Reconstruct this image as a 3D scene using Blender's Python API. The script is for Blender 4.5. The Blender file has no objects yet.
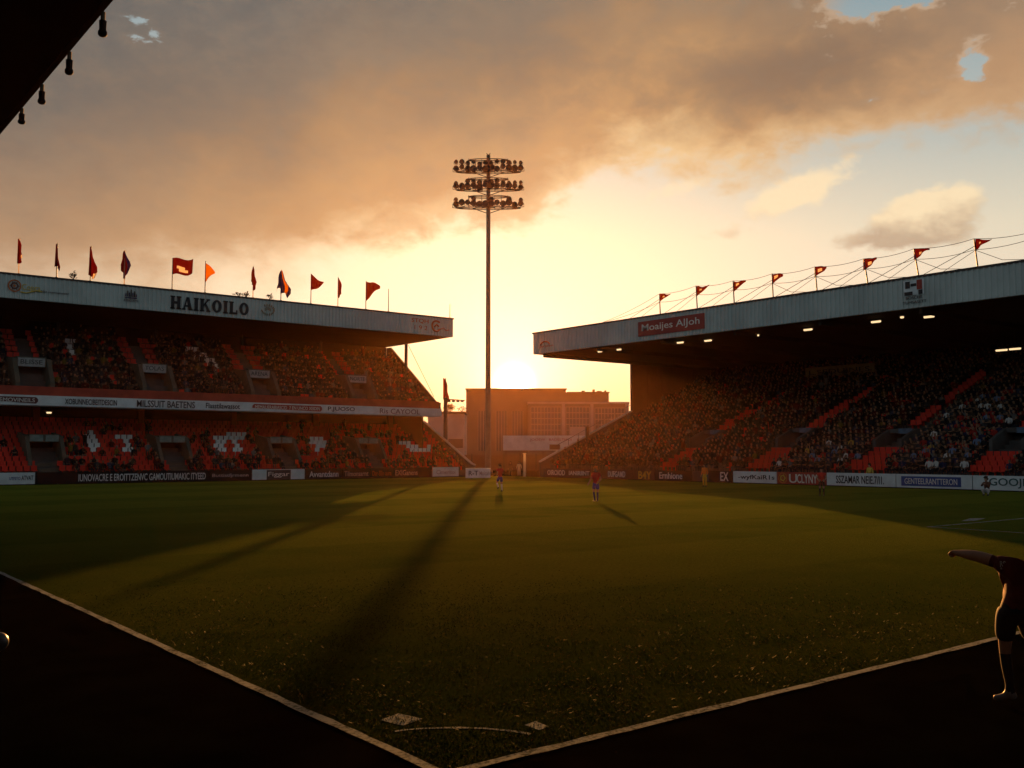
import bpy, bmesh, math, random
import numpy as np
from mathutils import Vector, Matrix

random.seed(7)
rng = np.random.default_rng(7)
SC = bpy.context.scene
COL = SC.collection
RAD = math.radians

# ------------------------------------------------------------------ place and camera
# x runs along the left grandstand, y along the right grandstand, z up. The viewer stands at the corner.
EYE = np.array([0.0, 0.0, 2.6])
YAW, PITCH, FOC = RAD(51.66), RAD(3.96), 983.0
FWD = np.array([math.cos(YAW), math.sin(YAW), 0.0])
RGT = np.array([math.sin(YAW), -math.cos(YAW), 0.0])
_fw = FWD * math.cos(PITCH) + np.array([0, 0, math.sin(PITCH)])
_up = -FWD * math.sin(PITCH) + np.array([0, 0, math.cos(PITCH)])


def onp(px, py, axis, v):
    """point where the sight line of a photo position meets the plane axis = v"""
    d = _fw + RGT * (px - 512) / FOC + _up * (384 - py) / FOC
    return EYE + d * ((v - EYE[axis]) / d[axis])


def proj(P):
    d = np.asarray(P, float) - EYE
    z = d @ _fw
    return 512 + FOC * (d @ RGT) / z, 384 - FOC * (d @ _up) / z, z


def ahead(dist, side, z=0.0):
    return FWD * dist + RGT * side + np.array([0, 0, z])


# ------------------------------------------------------------------ node helpers
class X:
    """tiny expression wrapper round a node socket"""
    def __init__(s, nt, sock): s.nt, s.k = nt, sock

    def _m(s, op, o=None, c=None):
        n = s.nt.nodes.new('ShaderNodeMath'); n.operation = op
        for i, v in enumerate((s, o, c)):
            if v is None: continue
            if isinstance(v, X): s.nt.links.new(v.k, n.inputs[i])
            else: n.inputs[i].default_value = v
        return X(s.nt, n.outputs[0])
    def __add__(s, o): return s._m('ADD', o)
    def __sub__(s, o): return s._m('SUBTRACT', o)
    def __mul__(s, o): return s._m('MULTIPLY', o)
    def __truediv__(s, o): return s._m('DIVIDE', o)
    def step(s, a, b):
        n = s.nt.nodes.new('ShaderNodeMapRange'); n.interpolation_type = 'SMOOTHSTEP'
        s.nt.links.new(s.k, n.inputs[0])
        for i, v in ((1, a), (2, b)):
            if isinstance(v, X): s.nt.links.new(v.k, n.inputs[i])
            else: n.inputs[i].default_value = v
        return X(s.nt, n.outputs[0])
    def ramp(s, stops, interp='LINEAR'):
        n = s.nt.nodes.new('ShaderNodeValToRGB'); cr = n.color_ramp; cr.interpolation = interp
        while len(cr.elements) < len(stops): cr.elements.new(0.5)
        for e, (p, c) in zip(cr.elements, stops):
            e.position = p; e.color = (*c, 1) if not isinstance(c, (int, float)) else (c, c, c, 1)
        s.nt.links.new(s.k, n.inputs[0])
        return X(s.nt, n.outputs[0])


def mix(nt, f, a, b, blend='MIX'):
    n = nt.nodes.new('ShaderNodeMix'); n.data_type = 'RGBA'; n.blend_type = blend
    for i, v in ((0, f), (6, a), (7, b)):
        if isinstance(v, X): nt.links.new(v.k, n.inputs[i])
        elif isinstance(v, (int, float)): n.inputs[i].default_value = v
        else: n.inputs[i].default_value = (*v, 1)
    return X(nt, n.outputs[2])


def noise(nt, vec, scale, detail=4, rough=0.55, dist=0.0):
    n = nt.nodes.new('ShaderNodeTexNoise')
    n.inputs['Scale'].default_value = scale; n.inputs['Detail'].default_value = detail
    n.inputs['Roughness'].default_value = rough; n.inputs['Distortion'].default_value = dist
    if vec is not None: nt.links.new(vec.k, n.inputs['Vector'])
    return X(nt, n.outputs[0])


def coords(nt, kind='Object'):
    n = nt.nodes.new('ShaderNodeTexCoord'); return X(nt, n.outputs[kind])


_mats = {}
def mat(name, col, rough=0.6, var=0.25, scale=3.0, metal=0.0, spec=0.4, bump=0.0, emit=None):
    if name in _mats: return _mats[name]
    m = bpy.data.materials.new(name); m.use_nodes = True; nt = m.node_tree
    b = nt.nodes['Principled BSDF']
    tc = coords(nt)
    nz = noise(nt, tc, scale, 5, 0.6)
    c = mix(nt, nz.step(0.3, 0.7), tuple(v * (1 - var) for v in col), tuple(min(1, v * (1 + var * 0.6)) for v in col))
    nt.links.new(c.k, b.inputs['Base Color'])
    b.inputs['Roughness'].default_value = rough; b.inputs['Metallic'].default_value = metal
    b.inputs['Specular IOR Level'].default_value = spec
    if bump:
        bn = nt.nodes.new('ShaderNodeBump'); bn.inputs['Strength'].default_value = bump
        n2 = noise(nt, tc, scale * 6, 4); nt.links.new(n2.k, bn.inputs['Height']); nt.links.new(bn.outputs[0], b.inputs['Normal'])
    if emit:
        b.inputs['Emission Color'].default_value = (*emit[:3], 1); b.inputs['Emission Strength'].default_value = emit[3]
    _mats[name] = m
    return m


def cloth_mat(name, col):
    """thin flag cloth that lets the low sun through"""
    m = mat(name, col, .85, .25, 3, spec=.1); nt = m.node_tree
    tr = nt.nodes.new('ShaderNodeBsdfTranslucent'); tr.inputs['Color'].default_value = (*[min(1, v * 1.5) for v in col], 1)
    ms = nt.nodes.new('ShaderNodeMixShader'); ms.inputs[0].default_value = .6
    nt.links.new(nt.nodes['Principled BSDF'].outputs[0], ms.inputs[1]); nt.links.new(tr.outputs[0], ms.inputs[2])
    nt.links.new(ms.outputs[0], nt.nodes['Material Output'].inputs['Surface']); return m


def tint_mat(name, rough=0.85):
    """base colour stored per face: the clothing, skin and hair of each figure"""
    m = bpy.data.materials.new(name); m.use_nodes = True; nt = m.node_tree
    b = nt.nodes['Principled BSDF']
    a = nt.nodes.new('ShaderNodeAttribute'); a.attribute_name = 'tint'
    nt.links.new(a.outputs['Color'], b.inputs['Base Color'])
    b.inputs['Roughness'].default_value = rough; b.inputs['Specular IOR Level'].default_value = 0.2
    return m


# ------------------------------------------------------------------ object helpers
def tag(o, label=None, cat=None, group=None, kind=None):
    for k, v in (('label', label), ('category', cat), ('group', group), ('kind', kind)):
        if v: o[k] = v
    return o


def empty(name, loc, label, cat, group=None, rz=0.0):
    o = bpy.data.objects.new(name, None); COL.objects.link(o)
    o.location = tuple(loc); o.rotation_euler = (0, 0, rz); o.empty_display_size = 0.3
    tag(o, label, cat, group)
    return o


def link(name, me, parent=None, world=True):
    o = bpy.data.objects.new(name, me); COL.objects.link(o)
    if parent is not None:
        o.parent = parent
        if world:                                 # mesh is in world coordinates: cancel the parents' placement
            M = Matrix()
            q = parent
            while q is not None:
                M = Matrix.LocRotScale(q.location, q.rotation_euler, q.scale) @ M
                q = q.parent
            Mi = M.inverted()
            o.location = Mi.to_translation(); o.rotation_euler = Mi.to_euler()
    return o


class MB:
    """collects shapes, then links them as one mesh object"""
    def __init__(s): s.v, s.f, s.m = [], [], []

    def add(s, vs, fs, m=0):
        n = len(s.v)
        s.v.extend([tuple(map(float, p)) for p in vs])
        s.f.extend([tuple(i + n for i in f) for f in fs]); s.m.extend([m] * len(fs))
        return s

    def box(s, lo, hi, m=0):
        (a, b, c), (d, e, f) = lo, hi
        return s.add([(a, b, c), (d, b, c), (d, e, c), (a, e, c), (a, b, f), (d, b, f), (d, e, f), (a, e, f)],
                     [(0, 3, 2, 1), (4, 5, 6, 7), (0, 1, 5, 4), (1, 2, 6, 5), (2, 3, 7, 6), (3, 0, 4, 7)], m)

    def obox(s, o, ux, uy, uz, sx, sy, sz, m=0):
        """box centred on o with half sizes along three given directions"""
        o, ux, uy, uz = map(np.asarray, (o, ux, uy, uz))
        p = [o + ux * sx * i + uy * sy * j + uz * sz * k for k in (-1, 1) for j, i in ((-1, -1), (-1, 1), (1, 1), (1, -1))]
        return s.add(p, [(0, 3, 2, 1), (4, 5, 6, 7), (0, 1, 5, 4), (1, 2, 6, 5), (2, 3, 7, 6), (3, 0, 4, 7)], m)

    def prism(s, pts, mapf, lo, hi, m=0):
        """closed outline pts (d, z) swept from lo to hi; mapf(d, t, z) gives the point"""
        n = len(pts)
        vs = [mapf(d, lo, z) for d, z in pts] + [mapf(d, hi, z) for d, z in pts]
        fs = [(i, (i + 1) % n, n + (i + 1) % n, n + i) for i in range(n)]
        fs += [tuple(range(n))[::-1], tuple(range(n, 2 * n))]
        return s.add(vs, fs, m)

    def tube(s, pts, r, n=6, m=0, cap=True):
        pts = [np.asarray(p, float) for p in pts]
        rr = r if isinstance(r, (list, tuple)) else [r] * len(pts)
        vs = []
        prev = None
        for i, p in enumerate(pts):
            t = pts[min(i + 1, len(pts) - 1)] - pts[max(i - 1, 0)]
            t = t / (np.linalg.norm(t) + 1e-9)
            a = np.cross(t, [0, 0, 1.0]) if prev is None else prev - t * (prev @ t)
            if np.linalg.norm(a) < 1e-4: a = np.cross(t, [0, 1.0, 0])
            a = a / np.linalg.norm(a); prev = a; b = np.cross(t, a)
            vs += [p + (a * math.cos(2 * math.pi * k / n) + b * math.sin(2 * math.pi * k / n)) * rr[i] for k in range(n)]
        fs = [(i * n + k, i * n + (k + 1) % n, (i + 1) * n + (k + 1) % n, (i + 1) * n + k) for i in range(len(pts) - 1) for k in range(n)]
        if cap: fs += [tuple(range(n))[::-1], tuple(range((len(pts) - 1) * n, len(pts) * n))]
        return s.add(vs, fs, m)

    def lathe(s, prof, o=(0, 0, 0), n=12, m=0, axis=None):
        """prof: (radius, height) list turned about z (or axis) through o"""
        o = np.asarray(o, float)
        az = np.array([0, 0, 1.0]) if axis is None else np.asarray(axis, float) / np.linalg.norm(axis)
        ax = np.cross(az, [0.3, 0.2, 0.9]) if abs(az[2]) < .9 else np.array([1.0, 0, 0])
        ax = ax - az * (ax @ az); ax /= np.linalg.norm(ax); ay = np.cross(az, ax)
        vs = [o + az * h + (ax * math.cos(2 * math.pi * k / n) + ay * math.sin(2 * math.pi * k / n)) * r for r, h in prof for k in range(n)]
        fs = [(i * n + k, i * n + (k + 1) % n, (i + 1) * n + (k + 1) % n, (i + 1) * n + k) for i in range(len(prof) - 1) for k in range(n)]
        fs += [tuple(range(n))[::-1], tuple(range((len(prof) - 1) * n, len(prof) * n))]
        return s.add(vs, fs, m)

    def text(s, body, o, u, v, w, h, m=0, depth=0.02, bold=0.0, font=None):
        """lettering whose lower left corner is o, w wide along u and h high along v"""
        vs, fs = text_shape(body, bold) if font is None else font(body)
        o, u, v = np.asarray(o, float), np.asarray(u, float), np.asarray(v, float)
        nrm = np.cross(u, v)
        lo, hi = vs[:, :2].min(0), vs[:, :2].max(0)
        q = (vs[:, :2] - lo) / (hi - lo)
        P = o + q[:, :1] * w * u + q[:, 1:] * h * v
        n = len(P)
        allv = np.vstack([P, P + nrm * depth])
        cnt = {}
        for f in fs:
            for a, b in zip(f, f[1:] + f[:1]): cnt[(a, b)] = 1
        side = [(a, b, b + n, a + n) for (a, b) in cnt if (b, a) not in cnt]
        return s.add(allv, [tuple(i + n for i in f) for f in fs] + side, m)

    def build(s, name, mats, parent=None, smooth=False):
        me = bpy.data.meshes.new(name); me.from_pydata(s.v, [], s.f)
        for mm in (mats if isinstance(mats, (list, tuple)) else [mats]): me.materials.append(mm)
        me.polygons.foreach_set('material_index', s.m)
        bm = bmesh.new(); bm.from_mesh(me); bmesh.ops.recalc_face_normals(bm, faces=bm.faces); bm.to_mesh(me); bm.free()
        if smooth: me.polygons.foreach_set('use_smooth', [True] * len(me.polygons))
        return link(name, me, parent)


_tc = {}
def text_shape(body, bold=0.0):
    key = (body, bold)
    if key not in _tc:
        cu = bpy.data.curves.new('lettering', 'FONT'); cu.body = body; cu.resolution_u = 3; cu.offset = bold
        ob = bpy.data.objects.new('lettering', cu); COL.objects.link(ob)
        dg = bpy.context.evaluated_depsgraph_get(); dg.update()
        me = bpy.data.meshes.new_from_object(ob.evaluated_get(dg))
        vs = np.array([v.co[:] for v in me.vertices]); fs = [tuple(p.vertices) for p in me.polygons]
        bpy.data.objects.remove(ob); bpy.data.curves.remove(cu); bpy.data.meshes.remove(me)
        _tc[key] = (vs, fs)
    return _tc[key]


def slab_letters(body):
    """heavy letters with square serifs, for the big name on the left roof"""
    vs, fs, x0 = [], [], 0.0
    def quad(p):
        n = len(vs); vs.extend([(x0 + a, b, 0) for a, b in p]); fs.append((n, n + 1, n + 2, n + 3))
    def rect(a, b, c, d): quad([(a, b), (c, b), (c, d), (a, d)])
    def ser(x, y, w=.34, t=.11): rect(x - w / 2, y, x + w / 2, y + t)
    for ch in body:
        if ch == 'H':
            rect(.07, 0, .34, 1); rect(.56, 0, .83, 1); rect(.34, .4, .56, .6)
            for x in (.2, .7):
                ser(x, 0, .38); ser(x, .89, .38)
            w = .9
        elif ch == 'A':
            quad([(.06, 0), (.2, 0), (.47, 1), (.36, 1)]); quad([(.53, 0), (.84, 0), (.58, 1), (.34, 1)]); rect(.22, .25, .62, .38)
            ser(.13, 0, .3); ser(.7, 0, .36); w = .88
        elif ch == 'I':
            rect(.07, 0, .35, 1); ser(.21, 0, .42); ser(.21, .89, .42); w = .44
        elif ch == 'K':
            rect(.07, 0, .34, 1); quad([(.31, .36), (.31, .56), (.66, .97), (.82, .97)]); quad([(.4, .56), (.52, .7), (.88, .04), (.62, .04)])
            ser(.2, 0, .38); ser(.2, .89, .38); ser(.74, 0, .34); ser(.72, .89, .32); w = .94
        elif ch == 'O':
            N = 20
            for k in range(N):
                a, b = 2 * math.pi * k / N, 2 * math.pi * (k + 1) / N
                quad([(.45 + .42 * math.cos(a), .5 + .5 * math.sin(a)), (.45 + .42 * math.cos(b), .5 + .5 * math.sin(b)),
                      (.45 + .14 * math.cos(b), .5 + .34 * math.sin(b)), (.45 + .14 * math.cos(a), .5 + .34 * math.sin(a))])
            w = .92
        elif ch == 'L':
            rect(.07, 0, .34, 1); rect(.31, 0, .74, .16); rect(.62, .13, .74, .34); ser(.2, .89, .4); ser(.2, 0, .38); w = .8
        x0 += w + .07
    return np.array(vs), fs


# ------------------------------------------------------------------ figures
def skin_mesh(name, V, E, R, levels=1, root=0):
    me = bpy.data.meshes.new(name); me.from_pydata([tuple(map(float, v)) for v in V], E, [])
    ob = bpy.data.objects.new(name, me); COL.objects.link(ob)
    sk = ob.modifiers.new('s', 'SKIN'); sk.use_smooth_shade = True
    for i, d in enumerate(me.skin_vertices[0].data):
        r = R[i]; d.radius = (r, r) if not isinstance(r, tuple) else r
        d.use_root = (i == root)
    if levels:
        sb = ob.modifiers.new('u', 'SUBSURF'); sb.levels = levels; sb.render_levels = levels
    dg = bpy.context.evaluated_depsgraph_get(); dg.update()
    out = bpy.data.meshes.new_from_object(ob.evaluated_get(dg)); out.name = name
    bpy.data.objects.remove(ob); bpy.data.meshes.remove(me)
    return out


class Fig:
    """a figure's skeleton: joints with radii, each bone tagged with what covers it"""
    def __init__(s): s.V, s.R, s.E, s.T = [], [], [], []
    def j(s, p, r, frm=None, t='skin'):
        s.V.append(np.asarray(p, float)); s.R.append(r); i = len(s.V) - 1
        if frm is not None: s.E.append((frm, i)); s.T.append(t)
        return i
    def chain(s, frm, pts, t):
        for p, r in pts: frm = s.j(p, r, frm, t)
        return frm


def hand(F, w, wr, d, side, up, curl=0.35, glove='skin'):
    """palm, four fingers and a thumb; d = pointing direction, side = towards the thumb, up = back of the hand"""
    d, side, up = (np.asarray(a, float) / np.linalg.norm(a) for a in (d, side, up))
    palm = F.j(wr + d * .05, .03, w, glove)
    kn = F.j(wr + d * .085, .03, palm, glove)
    if curl > 1:                                   # closed hand: every finger folds back into the palm
        for o, L in ((.03, .044), (.01, .05), (-.012, .046), (-.03, .038)):
            b = wr + d * .085 + side * o
            F.chain(kn, [(b + d * .012, .0125), (b + d * .03 - up * .022, .012), (b + d * .018 - up * L, .0115), (b - d * .012 - up * L * .9, .010)], glove)
        tb = wr + d * .045 + side * .034
        F.chain(palm, [(tb, .014), (tb + d * .03 + side * .008 - up * .025, .0125), (tb + d * .05 - side * .02 - up * .045, .010)], glove)
        return
    for k, (o, L) in enumerate(((.028, .07), (.009, .08), (-.010, .074), (-.028, .058))):
        b = wr + d * .09 + side * o
        e = b + d * L * .5 - up * L * .5 * curl * .6
        F.chain(kn, [(b, .0095), (e, .009), (e + d * L * .35 - up * L * .5 * curl * 1.6, .0075)], glove)
    tb = wr + d * .04 + side * .032
    F.chain(palm, [(tb, .012), (tb + d * .03 + side * .022, .0105), (tb + d * .058 + side * .022 - up * .012, .0085)], glove)


def figure(P, levels=1, glove=(None, None), cov=('sock', 'boot')):
    """P: named joints. returns Fig of the whole body"""
    F = Fig()
    p = F.j(P['pelvis'], (.13, .10)); 
    sp = F.j(P['spine'], (.125, .095), p, 'torso'); ch = F.j(P['chest'], (.155, .105), sp, 'torso')
    nk = F.j(P['neck'], .058, ch, 'torso')
    up = np.asarray(P['head'], float) - np.asarray(P['neck'], float); up /= np.linalg.norm(up)
    fc = np.asarray(P['face'], float); fc = fc - up * (fc @ up); fc /= np.linalg.norm(fc); sd = np.cross(fc, up)
    hd = np.asarray(P['head'], float)
    h0 = F.j(hd - up * .085 + fc * .01, .062, nk); h1 = F.j(hd - up * .03 + fc * .012, .083, h0); h2 = F.j(hd + up * .045, .09, h1); F.j(hd + up * .1, .06, h2)
    F.j(hd - up * .02 + fc * .115, .013, h1)                        # nose
    for sg in (-1, 1): F.j(hd - up * .01 + sd * sg * .095 - fc * .01, .014, h1)   # ears
    for q, sg in (('l', -1), ('r', 1)):
        sh = F.j(P['sh' + q], .062, ch, 'torso')
        a, e, w = (np.asarray(P[k + q], float) for k in ('sh', 'el', 'wr'))
        ak = P.get('arm', 1.0)
        u1 = F.j(a * .5 + e * .5, .05 * ak, sh, 'sleeve'); el = F.j(e, .042 * ak, u1, 'skin')
        f1 = F.j(e * .6 + w * .4, .041 * ak, el, 'skin'); wr = F.j(w, .028 * ak, f1, 'skin')
        d = (w - e) / np.linalg.norm(w - e)
        ups = np.asarray(P.get('hup' + q, (0, 0, 1)), float); ups = ups - d * (ups @ d); ups /= np.linalg.norm(ups) + 1e-9
        hand(F, wr, w, d, np.cross(d, ups) * -sg, ups, P.get('curl', .4), glove[0 if q == 'l' else 1] or 'skin')
        hp, kn, an = (np.asarray(P[k + q], float) for k in ('hp', 'kn', 'an'))
        h = F.j(hp, .092, p, 'short'); t1 = F.j(hp * .5 + kn * .5, .078, h, 'short'); k = F.j(kn, .056, t1, 'thigh')
        c = F.j(kn * .65 + an * .35, .058, k, cov[0]); n = F.j(an, .037, c, cov[0])
        td = np.asarray(P.get('toe' + q, P['face']), float); td = td * np.array([1, 1, .15]); td /= np.linalg.norm(td)
        heel = F.j(an - td * .045 - np.array([0, 0, .055]), .032, n, cov[1])
        F.chain(n, [(an + td * .09 - np.array([0, 0, .05]), .036), (an + td * .17 - np.array([0, 0, .062]), .028)], cov[1])
    return F


def paint(me, F, cols, mname=None):
    """give every face the material colour of the bone it is nearest to"""
    V = np.array(F.V); A = np.array([V[a] for a, b in F.E]); B = np.array([V[b] for a, b in F.E])
    C = np.array([p.center[:] for p in me.polygons])
    d = B - A; L = (d * d).sum(1) + 1e-9
    t = np.clip(((C[:, None] - A[None]) * d[None]).sum(2) / L, 0, 1)
    dist = np.linalg.norm(C[:, None] - (A[None] + t[..., None] * d[None]), axis=2)
    k = dist.argmin(1)
    return [F.T[i] for i in k]


STAND = dict(pelvis=(0, 0, .95), spine=(0, .01, 1.13), chest=(0, 0, 1.34), neck=(0, .01, 1.53), head=(0, .03, 1.68), face=(0, 1, 0),
             shl=(-.19, 0, 1.44), ell=(-.27, -.03, 1.16), wrl=(-.27, .1, .92), shr=(.19, 0, 1.44), elr=(.27, -.03, 1.16), wrr=(.27, .1, .92),
             hpl=(-.1, 0, .9), knl=(-.12, .03, .5), anl=(-.12, 0, .09), hpr=(.1, 0, .9), knr=(.12, .03, .5), anr=(.12, 0, .09),
             hupl=(-1, 0, 0), hupr=(1, 0, 0))


def player(P, loc, rz, label, cols, levels=2, cat='person', shirt=True, group=None, extra=None, glove=(None, None), sc=1.0, long=False):
    """a person: one continuous body mesh, with shirt, shorts and hair as children"""
    F = figure(P, levels, glove)
    me = skin_mesh('person', F.V, F.E, F.R, levels)
    T = paint(me, F, cols)
    keys = sorted(set(T)); 
    for k in keys: me.materials.append(cols[k] if k in cols else cols['skin'])
    me.polygons.foreach_set('material_index', [keys.index(t) for t in T])
    o = link('person', me); o.location = loc; o.rotation_euler = (0, 0, rz); o.scale = (sc,) * 3
    tag(o, label, cat, group)
    g = lambda k: np.asarray(P[k], float)
    if shirt:
        S = Fig(); p = S.j(g('pelvis') * .7 + g('spine') * .3, (.165, .13)); s1 = S.j(g('spine'), (.16, .125), p); c = S.j(g('chest'), (.18, .125), s1)
        S.j(g('chest') * .25 + g('neck') * .75, (.09, .08), c)
        for pt, rr_ in P.get('drape', ()): S.j(pt, rr_, c)
        for q in 'lr':
            s2 = S.j(g('sh' + q), .088 * (P.get('arm', 1.0) ** .5), c)
            kk = .98 if long else .52
            e2 = S.j(g('sh' + q) * (1 - kk) + g('el' + q) * kk, .078 if not long else .062, s2)
            if long: S.j(g('el' + q) * .1 + g('wr' + q) * .9, .05, e2)
        sm = skin_mesh('shirt', S.V, S.E, S.R, levels); sm.materials.append(cols['torso']); link('shirt', sm, o, False)
    S = Fig(); p = S.j(g('pelvis') + np.array([0, 0, .02]), (.155, .13)); S.j(g('pelvis') * .6 + g('spine') * .4, (.15, .12), p)
    for q in 'lr':
        h = S.j(g('hp' + q), .115, p); S.j(g('hp' + q) * (.3 if not long else .06) + g('kn' + q) * (.7 if not long else .94), .1 if not long else .085, h)
        if long: S.j(g('an' + q) + np.array([0, 0, .06]), .065, len(S.V) - 1)
    sm = skin_mesh('trousers' if long else 'shorts', S.V, S.E, S.R, levels); sm.materials.append(cols['short'])
    link('trousers' if long else 'shorts', sm, o, False)
    up = g('head') - g('neck'); up /= np.linalg.norm(up); fc = g('face'); fc = fc - up * (fc @ up); fc /= np.linalg.norm(fc)
    H = Fig(); a = H.j(g('head') + up * .05 - fc * .02, .097); H.j(g('head') - fc * .035 - up * .03, .082, a); H.j(g('head') + up * .1 - fc * .005, .07, a)
    hm = skin_mesh('hair', H.V, H.E, H.R, levels); hm.materials.append(cols['hair']); link('hair', hm, o, False)
    if extra: extra(o)
    return o


# ------------------------------------------------------------------ materials
M = dict(
    conc=mat('grey_concrete', (.08, .075, .07), .85, .3, .8, bump=.15),
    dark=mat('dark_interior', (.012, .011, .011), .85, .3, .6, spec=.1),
    steel=mat('dark_steel', (.05, .05, .05), .55, .3, 4, metal=.3),
    fascia=mat('teal_grey_cladding', (.50, .56, .53), .5, .14, .35, spec=.3),
    trim=mat('dark_roof_trim', (.05, .035, .03), .6, .3, 2),
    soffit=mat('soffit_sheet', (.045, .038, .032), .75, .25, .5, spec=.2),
    roof=mat('roof_sheet', (.12, .12, .12), .6, .25, .7),
    white=mat('white_board', (.66, .7, .7), .55, .14, 1.2, spec=.3),
    black=mat('black_board', (.012, .012, .013), .75, .2, 2, spec=.08),
    redwall=mat('red_paint', (.36, .05, .025), .6, .25, 1.0, spec=.25),
    seat=mat('red_seat_plastic', (.68, .032, .014), .5, .2, .6, spec=.25),
    wseat=mat('white_seat_plastic', (.84, .83, .8), .5, .1, .6, spec=.3),
    ink=mat('black_lettering', (.015, .015, .018), .6, .1, 2),
    cream=mat('cream_lettering', (.75, .72, .66), .6, .1, 2),
    redsign=mat('red_sign_panel', (.34, .035, .02), .55, .15, 1.5),
    maroon=mat('maroon_sign_panel', (.11, .025, .02), .55, .15, 1.5),
    orange=mat('orange_mark', (.5, .13, .03), .6, .15, 2),
    yellow=mat('yellow_mark', (.6, .42, .06), .6, .15, 2),
    blue=mat('blue_mark', (.03, .07, .25), .6, .15, 2),
    teal=mat('teal_lettering', (.02, .1, .1), .6, .15, 2),
    purple=cloth_mat('purple_cloth', (.07, .05, .16)),
    redcloth=cloth_mat('red_cloth', (.24, .022, .014)),
    dkred=cloth_mat('dark_red_cloth', (.16, .014, .02)),
    orcloth=cloth_mat('orange_cloth', (.6, .29, .025)),
    pale=cloth_mat('pale_cloth', (.7, .6, .5)),
    tan=mat('olive_concrete', (.10, .09, .065), .85, .25, 1.5),
    brick=mat('brown_render', (.11, .06, .04), .85, .25, .4),
    bldg=mat('grey_brown_wall', (.12, .085, .065), .85, .2, .15),
    pink=mat('pale_wall', (.34, .27, .24), .85, .15, .4),
    glass=mat('dull_window_glass', (.05, .05, .055), .25, .2, .3, spec=.5),
    skin=mat('skin', (.42, .25, .17), .6, .12, 6),
    hair=mat('brown_hair', (.035, .022, .015), .7, .2, 8),
    ginger=mat('ginger_hair', (.6, .22, .05), .7, .2, 8),
    shirt=mat('red_shirt', (.6, .03, .02), .8, .2, 6),
    nshirt=mat('deep_red_shirt', (.11, .008, .008), .8, .25, 6, bump=.2),
    shorts=mat('blue_shorts', (.04, .055, .3), .8, .2, 6),
    dshorts=mat('black_shorts', (.012, .012, .014), .8, .2, 6),
    hivis=mat('orange_bib', (.85, .2, .02), .7, .15, 6),
    hiyel=mat('yellow_trousers', (.8, .42, .03), .7, .15, 6),
    sockb=mat('blue_sock', (.04, .05, .2), .8, .1, 6),
    sockw=mat('white_sock', (.7, .68, .65), .8, .1, 6),
    boot=mat('dark_boot', (.03, .03, .03), .5, .1, 6),
    bootw=mat('pale_boot', (.22, .24, .27), .5, .1, 6),
    lampw=mat('lit_lamp_tube', (.8, .7, .5), .5, 0, 1, emit=(1, .70, .36, .6)),
    leaf=mat('leaf', (.045, .06, .02), .7, .4, 2),
    bark=mat('bark', (.06, .045, .03), .85, .3, 3),
)
TINT = tint_mat('spectator_clothing')
UP = (0, 0, 1.0)

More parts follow.
